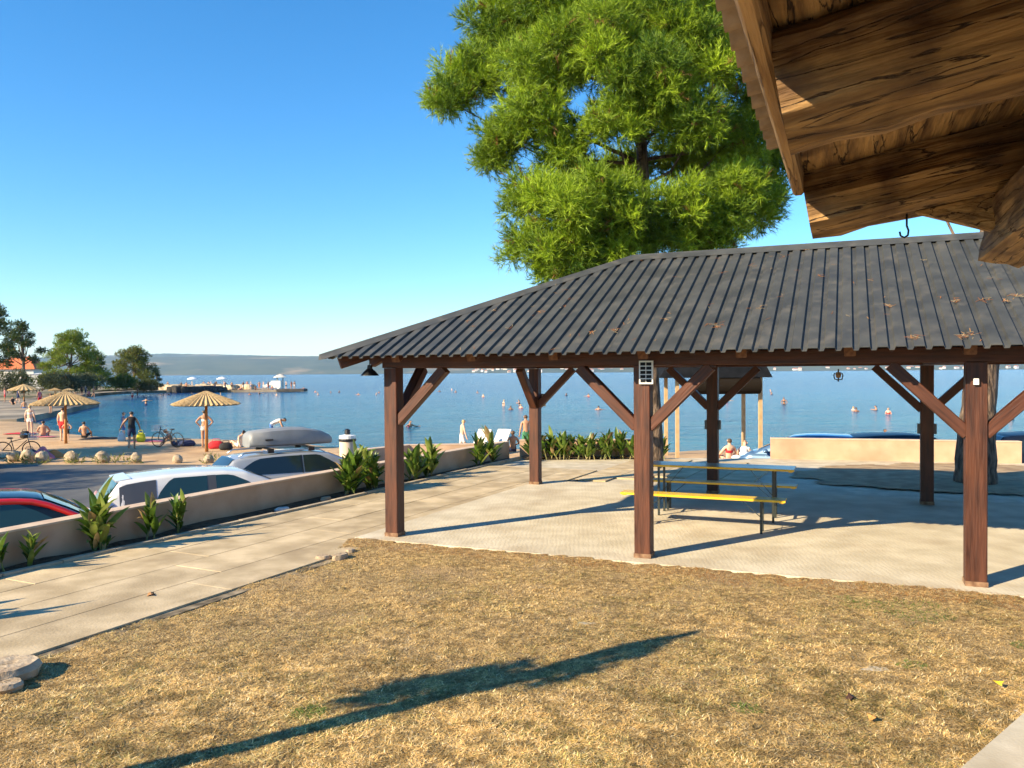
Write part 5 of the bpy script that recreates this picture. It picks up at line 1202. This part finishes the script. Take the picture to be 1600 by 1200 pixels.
# bathers in the sea
wat = [(228, 634, .75), (207, 622, .55), (215, 618, .3), (640, 667, 1.28), (787, 634, 1.05), (798, 640, 1.35), (812, 633, 1.1), (814, 638, 1.3), (530, 613, 1.35), (492, 613, 1.3), (497, 617, 1.38), (517, 614, 1.35), (560, 617, 1.35), (588, 617, 1.35), (592, 614, 1.38), (687, 612, 1.35), (706, 610, 1.3), (712, 613, 1.35), (745, 614, 1.3), (755, 620, 1.3), (885, 618, 1.32), (920, 620, 1.25), (868, 612, 1.36), (840, 624, 1.3), (935, 640, 1.36), (1204, 612, 1.3), (1225, 632, .95), (1205, 616, 1.36), (1333, 641, 1.38), (1338, 643, 1.36), (1370, 641, 1.3), (1388, 647, 1.2), (1382, 679, 1.42), (1136, 628, 1.2), (1580, 656, 1.3), (310, 617, 1.2), (300, 616, 1.3), (264, 617, 1.25), (255, 618, 1.35), (475, 607, 1.3), (345, 617, 1.3), (390, 617, 1.3), (405, 616, 1.2), (432, 618, 1.35)]
for k, (px, py, sink) in enumerate(wat):
    p = gp(px, py, SEA_Z); pn = ('wade', 'stand', 'hips')[k % 3]
    side_w = 'left of the pavilion' if px < 600 else ('seen between the left posts' if px < 985 else 'seen between the right posts')
    lb = {0: 'child wading knee deep in the middle of the left bay', 3: 'swimmer close to the front left post', 26: 'bather standing waist deep seen under the right half of the roof', 32: 'swimmer head just above the dark blue car roof', 25: 'distant swimmer just right of the beach shelter post'}.get(k, 'bather in the sea ' + side_w)
    person(pn, (p.x, p.y, SEA_Z - sink), k * 1.3, lb, k % 3, k % 3, (('trunks', ('navy', 'red', 'black', 'blue')[k % 4]), ('bra', 'red' if k % 2 else 'black')), 'bathers in the sea')
# crowd on the peninsula and the far shore
pen = [(262, 605), (270, 606), (283, 611), (291, 611), (300, 604), (308, 611), (318, 603), (330, 604), (338, 606), (344, 611), (350, 605), (352, 612), (362, 612), (371, 606), (380, 611), (386, 605), (392, 612), (399, 611), (405, 612), (412, 611), (419, 612), (425, 610), (447, 611), (455, 610), (460, 611), (376, 612), (336, 612), (326, 606)]
for k, (px, py) in enumerate(pen):
    p = gp(px, py + 1, -1.05); p.z = -1.12; p.y = min(max(p.y, 164.8), 182); p.x = (px - 800) / CAM_F * p.y - .0 * p.y
    person(('stand', 'sit', 'hips', 'walk')[k % 4], p, k * 2.1, 'bather on the crowded stone peninsula across the bay', k % 3, k % 3, (('trunks', ('red', 'blue', 'black', 'orange', 'white')[k % 5]), ('bra', 'pink' if k % 2 else 'black')), 'crowd on the peninsula')
for k, (px, py) in enumerate([(128, 618), (134, 620), (139, 618), (146, 621), (118, 617), (8, 628), (20, 632), (28, 630), (62, 634), (80, 645)]):
    p = gp(px, py, -1.1); p.z = -1.12 if p.y > 62 else float(lower_z(np.array(p.x), np.array(p.y)))
    person(('stand', 'hips', 'sit', 'walk')[k % 4], p, k * 1.7, 'dark clad person on the quay across the bay' if k < 5 else 'person on the shaded shore path at the far left', k % 3, k % 3, (('trunks', ('black', 'navy', 'red')[k % 3]), ('shirt', ('black', 'navy', 'pink')[k % 3])), 'people on the far quay' if k < 5 else 'people on the shore path')

# ================================================================== BEACH THINGS
THATCH = NM('straw', (.26, .165, .07), (.54, .38, .19), scale=14, rough=.95, stretch=(1, 1, .3), jitter=.06)
POLEW = NM('orange_pole', (.30, .12, .03), (.46, .21, .06), scale=8, rough=.7, stretch=(3, 3, .5))
def parasol(loc, r_, h, label, seg=40):
    root = empty('straw_parasol', loc); tag(root, label, 'parasol', 'straw parasols'); rr_ = random.Random(int(loc[0] * 10))
    local('pole', MB().tube([(0, 0, -.1), (0, 0, h - .3)], [.075, .06], 10).mesh('pole', POLEW, True), root)
    m = MB(); rise = r_ * .42; vs = []; n = seg * 2
    prof = [(1.02, -.05), (1.0, 0), (.75, .29), (.5, .55), (.28, .76), (.08, .96), (0.02, 1.0)]
    for q, z in prof:
        for k in range(n):
            a = 2 * math.pi * k / n; b = (1 + (.035 if k % 2 else -.02) * q + rr_.uniform(-.015, .015) * (q > .95)); vs.append((math.cos(a) * r_ * q * b, math.sin(a) * r_ * q * b, h - rise + rise * z + (.028 if k % 2 else -.02) * q))
    fs = [(i * n + k, i * n + (k + 1) % n, (i + 1) * n + (k + 1) % n, (i + 1) * n + k) for i in range(len(prof) - 1) for k in range(n)]
    base = len(vs)
    for k in range(n):
        a = 2 * math.pi * k / n; vs.append((math.cos(a) * r_ * .98, math.sin(a) * r_ * .98, h - rise - .06)); vs.append((math.cos(a) * .06, math.sin(a) * .06, h - .14))
    fs += [(base + 2 * k, base + 2 * k + 1, base + 2 * ((k + 1) % n) + 1, base + 2 * ((k + 1) % n)) for k in range(n)]
    m.add(vs, fs); c = local('canopy', m.mesh('canopy', THATCH), root)
    m = MB()
    for k in range(8): a = k * math.pi / 4; m.tube([(math.cos(a) * .05, math.sin(a) * .05, h - .35), (math.cos(a) * r_ * .9, math.sin(a) * r_ * .9, h - rise - .04)], .018, 5)
    local('ribs', m.mesh('ribs', POLEW), root)
    return root
for (px, py, top, half, lb) in ((103, 693, 611, 47, 'straw parasol on the left of the beach'), (323, 706, 610.5, 49, 'straw parasol on the right of the beach, right of the bicycle')):
    p = on_beach(px, py); parasol(p, half / CAM_F * p.y, (py - top) / CAM_F * p.y, lb)
for (px, py, top, half, lb) in ((38, 650, 600, 22, 'straw parasol on the shaded shore at the far left'), (86, 622, 606, 9, 'small distant straw parasol left of the dark clad people'), (107, 622, 606, 9, 'small distant straw parasol behind the dark clad people'), (235, 611, 592, 10, 'small pale parasol at the root of the peninsula')):
    d = 80 if py > 640 else (115 if py < 623 and px < 200 else 158)
    p = gd(px, py, d); z0 = -1.12 if d > 62 else -1.25; h_ = gd(px, top, d).z - z0
    parasol(Vector((p.x, p.y, z0)), half / CAM_F * d, h_, lb, 20)
# bicycle
def bicycle(p, face, label):
    root = empty('bicycle', p, face); tag(root, label, 'bicycle')
    for x in (-.52, .52):
        vs = []; m = MB(); n, k2 = 28, 6
        for i in range(n):
            a = 2 * math.pi * i / n
            for k in range(k2): b = 2 * math.pi * k / k2; r_ = .33 + .022 * math.cos(b); vs.append((x + r_ * math.cos(a), .022 * math.sin(b), .352 + r_ * math.sin(a)))
        m.add(vs, [(i * k2 + k, i * k2 + (k + 1) % k2, ((i + 1) % n) * k2 + (k + 1) % k2, ((i + 1) % n) * k2 + k) for i in range(n) for k in range(k2)])
        w_ = local('wheel', m.mesh('wheel', RUBBER, True), root); s = MB()
        for k in range(10): a = math.pi * k / 10; s.tube([(x - .31 * math.cos(a), 0, .352 - .31 * math.sin(a)), (x + .31 * math.cos(a), 0, .352 + .31 * math.sin(a))], .003, 4)
        local('spokes', s.mesh('spokes', STEEL), w_)
    f = MB()
    for a, b in (((-.52, .352), (-.1, .30)), ((-.1, .30), (-.22, .80)), ((-.52, .352), (-.2, .72)), ((-.1, .30), (.36, .74)), ((-.2, .70), (.36, .84)), ((.52, .352), (.36, .95))): f.tube([(a[0], 0, a[1]), (b[0], 0, b[1])], .018, 6)
    local('frame', f.mesh('frame', BLACKM), root)
    local('handlebar', MB().tube([(.22, -.26, 1.0), (.36, -.1, .98), (.36, .1, .98), (.22, .26, 1.0)], .013, 6).mesh('handlebar', STEEL), root)
    local('saddle', MB().ball((-.25, 0, .84), (.13, .075, .035), 10, 6).mesh('saddle', BLACKM, True), root)
    m = MB()
    for k in range(5): z = .78 + .06 * k; m.tube([(.46, -.15, z), (.76, -.15, z), (.76, .15, z), (.46, .15, z), (.46, -.15, z)], .008, 4)
    for x in (.46, .56, .66, .76):
        for y in (-.15, .15): m.tube([(x, y, .76), (x, y, 1.04)], .006, 4)
    m.box((.61, 0, .77), (.3, .3, .012)); local('basket', m.mesh('basket', STEEL), root)
bicycle(on_beach(262, 699), math.pi - .25, 'bicycle with a front basket standing on the beach')
bicycle(on_beach(27, 716), .3, 'dark bicycle parked by the boulders at the far left')
def soft_bag(p, sz, mat, label, cat='bag', seed=1, rz=.3):
    r = random.Random(seed); root = empty('beach_bag' if cat == 'bag' else cat.replace(' ', '_'), p, rz); tag(root, label, cat); m = MB(); vs = []; n = 14
    for i in range(8):
        t = i / 7; s_ = (.75, .95, 1, .98, .92, .84, .72, .4)[i]
        for k in range(n):
            a = 2 * math.pi * k / n; c, s2 = math.cos(a), math.sin(a); q = (abs(c) ** 3 + abs(s2) ** 3) ** (-1 / 3) * r.uniform(.94, 1.05); vs.append((c * q * sz[0] / 2 * s_, s2 * q * sz[1] / 2 * s_, t * sz[2] * r.uniform(.97, 1.03)))
    m.add(vs, [(i * n + k, i * n + (k + 1) % n, (i + 1) * n + (k + 1) % n, (i + 1) * n + k) for i in range(7) for k in range(n)] + [tuple(range(n - 1, -1, -1)), tuple(7 * n + k for k in range(n))])
    local('pouch', m.mesh('pouch', mat, True), root)
    local('handle', MB().tube([(-sz[0] * .25, 0, sz[2] * .95), (-sz[0] * .18, 0, sz[2] * 1.25), (sz[0] * .18, 0, sz[2] * 1.25), (sz[0] * .25, 0, sz[2] * .95)], .014, 5).mesh('handle', mat, True), root)
mp_ = on_beach(206, 702)
soft_bag(mp_ + Vector((-.46, .0, .36)), (.34, .16, .40), CL['white'], 'white carrier bag in the left hand of the walking man', seed=2)
soft_bag(mp_ + Vector((.40, .05, .34)), (.40, .16, .42), CL['yellow'], 'yellow bag in the right hand of the walking man', seed=3)
soft_bag(on_beach(338, 701), (.75, .4, .36), CL['red'], 'red beach bag at the foot of the right parasol', seed=4); soft_bag(on_beach(353, 703), (.6, .4, .34), CL['black'], 'black bag next to the red beach bag', seed=5)
soft_bag(on_beach(39, 684), (.5, .4, .38), CL['black'], 'black bag at the feet of the fair haired woman', seed=6)
soft_bag(on_beach(292, 697), (.8, .4, .28), CL['navy'], 'dark blue bag right of the bicycle', seed=7); soft_bag(on_beach(46, 715), (.6, .4, .36), CL['navy'], 'navy bag beside the dark bicycle at the far left', seed=8)
def towel(px, py, w, d, mat, label, hump=.12, seed=0):
    p = on_beach(px, py); xs = np.linspace(-w / 2, w / 2, 22); ys = np.linspace(-d / 2, d / 2, 12); X, Y = np.meshgrid(xs, ys); Zz = .03 + hump * vnoise(X * 3 + seed, Y * 3 + seed * 2, seed) * (1 - (2 * X / w) ** 4) * (1 - (2 * Y / d) ** 4)
    v = np.stack([X, Y, Zz], -1).reshape(-1, 3); n = 22; f = np.array([(j * n + i, j * n + i + 1, (j + 1) * n + i + 1, (j + 1) * n + i) for j in range(11) for i in range(21)])
    me = np_mesh('towel', v, f, mat); me.polygons.foreach_set('use_smooth', [True] * len(f)); o = link('towel', me, mw=Matrix.Translation(p) @ Matrix.Rotation(.1, 4, 'Z')); tag(o, label, 'towel')
towel(32, 678, 1.6, 1.0, CL['red'], 'red towel on the sand behind the black bag', .05, 1); towel(68, 716, 1.2, .9, CL['pink'], 'pink crumpled towel near the boulders', .5, 2); towel(84, 715, 1.3, .9, CL['orange'], 'orange crumpled towel near the boulders', .45, 3)
towel(155, 686, 1.8, 1.0, CL['black'], 'dark mat lying at the water edge', .1, 4); towel(232, 690, 1.5, .8, CL['pink'], 'pale red towel right of the walking man', .1, 5); towel(60, 683, 1.8, .9, CL['pink'], 'pink towel under the sitting person', .04, 6)
# boulders along the car park
names_b = ['leftmost round boulder of the line edging the car park', 'second boulder from the left along the car park', 'third boulder from the left along the car park', 'boulder before the crumpled towels along the car park', 'pale boulder near the middle of the line along the car park', 'boulder below the walking man', 'boulder behind the roof of the white hatchback', 'rightmost boulder, left of the silver estate car']
for k, (px, py, r_) in enumerate(((22, 721, .27), (44, 721, .30), (66, 722, .28), (112, 722, .27), (160, 722, .27), (213, 722, .24), (277, 723, .2), (326, 723, .2))):
    p = gp(px, py, -1.24); stone(p + Z1 * r_ * .6, (r_, r_ * .9, r_ * 1.0), 30 + k, names_b[k], k, 'boulder', flat=False)
# tufts of weeds between them
needles('weeds', [(gp(px, 723, -1.22) + Z1 * .05, (.5, .25, .12)) for px in (30, 56, 124, 170, 200, 332)], 12, .16, 10, .012, 88, None, tone=(.10, .14, .02), tone2=(.26, .26, .05)); tag(bpy.data.objects['weeds'], 'yellow green weeds growing between the boulders', 'weeds', kind='stuff')
# sun loungers
def lounger(px, py, label):
    p = on_beach(px, py); root = empty('sun_lounger', p, R(-28)); tag(root, label, 'sun lounger', 'sun loungers at the water'); W = NM('lounger_white', (.66, .64, .60), rough=.5)
    local('seat', MB().box((0, -.55, .33), (.62, 1.3, .05)).mesh('seat', W), root); local('backrest', MB().bar((0, .1, .34), (0, .62, .95), .62, .05, up=(0, -1, 1)).mesh('backrest', W), root)
    for x in (-.27, .27):
        for y in (-1.05, .05): local('leg', MB().box((x, y, .16), (.05, .05, .33)).mesh('leg', W), root)
lounger(747, 708, 'left of the two white sun loungers with raised backs'); lounger(778, 708, 'right of the two white sun loungers with raised backs')
# lamp pillar beyond the silver car and low sea wall
pp = gd(543, 700, 23.5); root = empty('lamp_pillar', (pp.x, pp.y, -1.25)); tag(root, 'pale round pillar with black collar right of the roof box', 'pillar')
zt = gd(543, 682, 23.5).z; hp_ = zt + 1.25
local('shaft', MB().lathe([(.23, 0), (.235, hp_ - .14)], 20).mesh('shaft', NM('pillar_render', (.62, .48, .36), (.7, .56, .43), scale=4, rough=.9), True, 40), root)
local('collar', MB().lathe([(.25, hp_ - .14), (.26, hp_ - .12), (.26, hp_ - .07), (.25, hp_ - .06)], 20).mesh('collar', BLACKM), root); local('cap', MB().lathe([(.245, hp_ - .06), (.24, hp_ + .03), (.1, hp_ + .06)], 20).mesh('cap', WHITEP), root); local('lamp_head', MB().lathe([(.05, hp_ + .05), (.09, hp_ + .09), (.08, hp_ + .2), (.03, hp_ + .23)], 12).mesh('lamp_head', BLACKM), root)
a = gd(556, 706, 27.5); b = gd(640, 700, 29.5)
wall_run('sea_wall', [Vector((a.x, a.y, 0)), Vector((b.x, b.y, 0)), Vector((b.x + 3.5, b.y + .3, 0))], .35, -1.4, -.55, 1, 'low pink sea wall seen between the silver car and the front left post')
# beach shelter: dark canopy on tan posts
sh_d = 30.0; q0 = gd(1058, 600, sh_d); q1 = gd(1188, 600, sh_d); root = empty('beach_shelter', ((q0.x + q1.x) / 2, sh_d + .6, -1.25)); tag(root, 'beach shelter with dark canopy on tan posts behind the pavilion', 'shelter')
zc = gd(1120, 590, sh_d).z; ztp = zc + 1.0; TAN = NM('tan_post', (.42, .27, .13), (.52, .36, .2), scale=6, rough=.7)
for q, yy in ((q0, 0), (q1, 0), (q0, 2.2), (q1, 2.2)): link('post', MB().box((q.x, sh_d + yy, (zc + .2 - 1.3) / 2), (.13, .13, zc + .2 + 1.3)).mesh('post', TAN), root)
x0, x1 = q0.x - .45, gd(1202, 600, sh_d).x; m = MB(); vs = [(x0 - .3, sh_d - .4, zc), (x1, sh_d - .4, zc), (x1, sh_d + 2.6, zc), (x0 - .3, sh_d + 2.6, zc), (x0 + .5, sh_d + .5, ztp), (x1 - .25, sh_d + .5, ztp), (x1 - .25, sh_d + 1.7, ztp), (x0 + .5, sh_d + 1.7, ztp)]
m.add(vs, [(3, 2, 1, 0), (4, 5, 6, 7), (0, 1, 5, 4), (1, 2, 6, 5), (2, 3, 7, 6), (3, 0, 4, 7)]); link('canopy', m.mesh('canopy', NM('black_canvas', (.005, .006, .008), (.011, .012, .015), scale=4, rough=.9, spec=.1)), root)
xa = gd(1108, 600, sh_d).x; xb = gd(1184, 600, sh_d).x; zl = gd(1150, 611, sh_d).z; link('rolled_awning', MB().tube([(xa - .6, sh_d - .2, (zc + zl) / 2 - .05), (xb, sh_d - .2, (zc + zl) / 2 - .05)], .5 * (zc - zl) + .06, 12).mesh('rolled_awning', NM('brown_canvas', (.014, .010, .007), rough=.95, spec=.1), True, 40), root)

# ================================================================== ACROSS THE BAY
def house(p, w, d, h, label, wall=(.62, .56, .47), roof=(.45, .13, .05), rz=0.0, group=None, wins=True, rise=.35):
    root = empty('house', p, rz); tag(root, label, 'house', group)
    wm = NM('house_wall_%d' % int(wall[0] * 100), wall, rough=.9); rm = NM('house_roof_%d' % int(roof[0] * 100), roof, tuple(min(1, c * 1.3) for c in roof), scale=2, rough=.9)
    local('wall', MB().box((0, 0, h / 2), (w, d, h)).mesh('wall', wm), root)
    o = .06 * w; m = MB(); m.add([(-w / 2 - o, -d / 2 - o, h + .01), (w / 2 + o, -d / 2 - o, h + .01), (w / 2 + o, d / 2 + o, h + .01), (-w / 2 - o, d / 2 + o, h + .01), (-w * .22, 0, h + rise * d), (w * .22, 0, h + rise * d)], [(3, 2, 1, 0), (0, 1, 5, 4), (1, 2, 5), (2, 3, 4, 5), (3, 0, 4)]); local('roof', m.mesh('roof', rm), root)
    if wins:
        wg = NM('dark_pane', (.03, .035, .04), rough=.2)
        for k in range(max(2, int(w // 3))):
            for fl_ in range(max(1, int(h // 2.8))): local('window', MB().box((-w / 2 + (k + .5) * w / max(2, int(w // 3)), -d / 2 - .02, 1.6 + fl_ * 2.8), (1.0, .08, 1.3)).mesh('window', wg), root)
p = gd(33, 604, 190); house(Vector((p.x, 190, -.6)), 9.5, 8, gd(33, 577, 190).z + .6, 'white house with orange tiled roof behind the leaning pine', (.7, .66, .6), (.55, .14, .05), .1, rise=.38)
p = gd(66, 606, 170); house(Vector((p.x, 170, -.6)), 3.5, 3, 3.0, 'little grey shed right of the white house', (.42, .42, .42), (.4, .4, .42), 0, wins=False, rise=.1)
# stone peninsula: pale blocks, kiosk, parasols
PEN = NM('sunlit_stone', (.40, .30, .19), (.62, .5, .35), scale=.9, rough=.95, bump=.8, bscale=2, bdist=.2)
rr = random.Random(9)
for k in range(26):
    t = k / 25; px = 258 + t * 130; d = 170 + rr.uniform(-2, 6); p = gd(px, 604, d); stone(Vector((p.x, d, -.75)), (rr.uniform(1.0, 2.4), rr.uniform(.8, 1.6), rr.uniform(.5, 1.05)), 600 + k, 'sunlit boulder of the stone bank on the peninsula', rr.uniform(0, 3), 'boulder', PEN)['group'] = 'boulders of the peninsula bank'
for k in range(14):
    px = 268 + k * 6.2; d = 164.5; p = gd(px, 610, d); stone(Vector((p.x, d, -.95)), (rr.uniform(.8, 1.5), rr.uniform(.6, 1), rr.uniform(.5, .9)), 640 + k, 'dark wet rock at the foot of the peninsula', rr.uniform(0, 3), 'boulder', NM('dark_rock', (.03, .028, .03), (.08, .07, .06), scale=1, rough=.9))['group'] = 'dark rocks of the peninsula'
p = gd(437, 608, 167); root = empty('kiosk', (p.x, 167, -1.1)); tag(root, 'white lifeguard kiosk with parasol roof on the pier end', 'kiosk')
local('hut_wall', MB().box((-.6, 0, .9), (2.0, 1.6, 1.8)).mesh('hut_wall', WHITEP), root); local('slide', MB().bar((-3.2, -.3, .5), (-1.2, -.3, 1.5), .8, .5).mesh('slide', WHITEP), root)
for x in (-.4, .8): local('post', MB().box((x, -.3, 1.6), (.16, .16, 3.2)).mesh('post', NM('grey_post', (.22, .23, .2), rough=.8)), root)
local('roof', MB().lathe([(1.5, 2.5), (1.45, 2.56), (.7, 2.95), (.05, 3.2)], 16, (.2, -.1, 0)).mesh('roof', NM('pale_canvas', (.62, .58, .5), rough=.9)), root)
p = gd(456, 612, 164); tag(MB().box((p.x, 164.2, -1.25), (5.6, 3.0, .55)).build('floating_pontoon', NM('pontoon_dark', (.03, .03, .035), (.08, .07, .06), scale=1, rough=.9)), 'dark pontoon at the tip of the peninsula', 'pontoon')
for k, (px, c, lb) in enumerate(((301, (.62, .66, .72), 'pale blue beach tent on the peninsula'), (347, (.75, .74, .72), 'white parasol on the peninsula'))):
    p = gd(px, 604, 178); root = empty('sun_parasol', (p.x, 178, -1.0)); tag(root, lb, 'parasol'); local('pole', MB().tube([(0, 0, -.1), (0, 0, 2.55)], .05, 6).mesh('pole', STEEL), root); local('canopy', MB().lathe([(1.2, 2.05), (1.15, 2.15), (.6, 2.45), (.05, 2.6)], 14).mesh('canopy', NM('canvas%d' % k, c, rough=.9)), root)
# town along the far shore, glimpsed under the pavilion roof
TW = [(.72, .68, .62), (.66, .58, .48), (.58, .5, .42), (.74, .72, .7)]
rr = random.Random(77)
for k in range(150):
    px = 735 + (1600 - 735) * (k + rr.random()) / 150; d = rr.uniform(3350, 3500); p = gd(px, 570, d); w = rr.uniform(9, 20); z = (d - 3340) / 160 * 14
    house(Vector((p.x, d, z - 2)), w, rr.uniform(8, 12), rr.uniform(6, 13), 'pale house of the town on the far shore, seen under the roof', TW[k % 4], (.42, .17, .09), rr.uniform(-.3, .3), 'houses of the far town', wins=False)
hill_ridge('far_coast', [(690, 584), (720, 580), (760, 575), (900, 569), (1100, 566), (1300, 562), (1500, 560), (1720, 556)], 3700, 360, HILLM, 'low coast behind the far town', 51)
# haze over the whole view
HZ = bpy.data.materials.new('haze_air'); HZ.use_nodes = True; nt = HZ.node_tree; nt.nodes.remove(nt.nodes['Principled BSDF']); pvn = nt.nodes.new('ShaderNodeVolumePrincipled'); pvn.inputs['Color'].default_value = (.46, .70, 1.0, 1); pvn.inputs['Density'].default_value = 0.00007; pvn.inputs['Anisotropy'].default_value = 0.0
nt.links.new(pvn.outputs[0], nt.nodes['Material Output'].inputs['Volume'])
hz = MB().box((0, 3500, 97), (16000, 7800, 206)).build('haze', HZ); tag(hz, 'thin sea haze', 'haze', kind='stuff')

# ------------------------------------------------------------------ labels that tell look-alikes apart
for ph in ('plant in the far hedge row before the back wall', 'dark wet rock at the foot of the peninsula', 'bather in the sea seen between the left posts', 'bather in the sea seen between the right posts', 'bather in the sea left of the pavilion',
           'dark clad person on the quay across the bay', 'person on the shaded shore path at the far left', 'bather on the crowded stone peninsula across the bay', 'sunlit boulder of the stone bank on the peninsula'):
    number_left_to_right([o for o in bpy.data.objects if o.get('label') == ph], ph + ', %s')
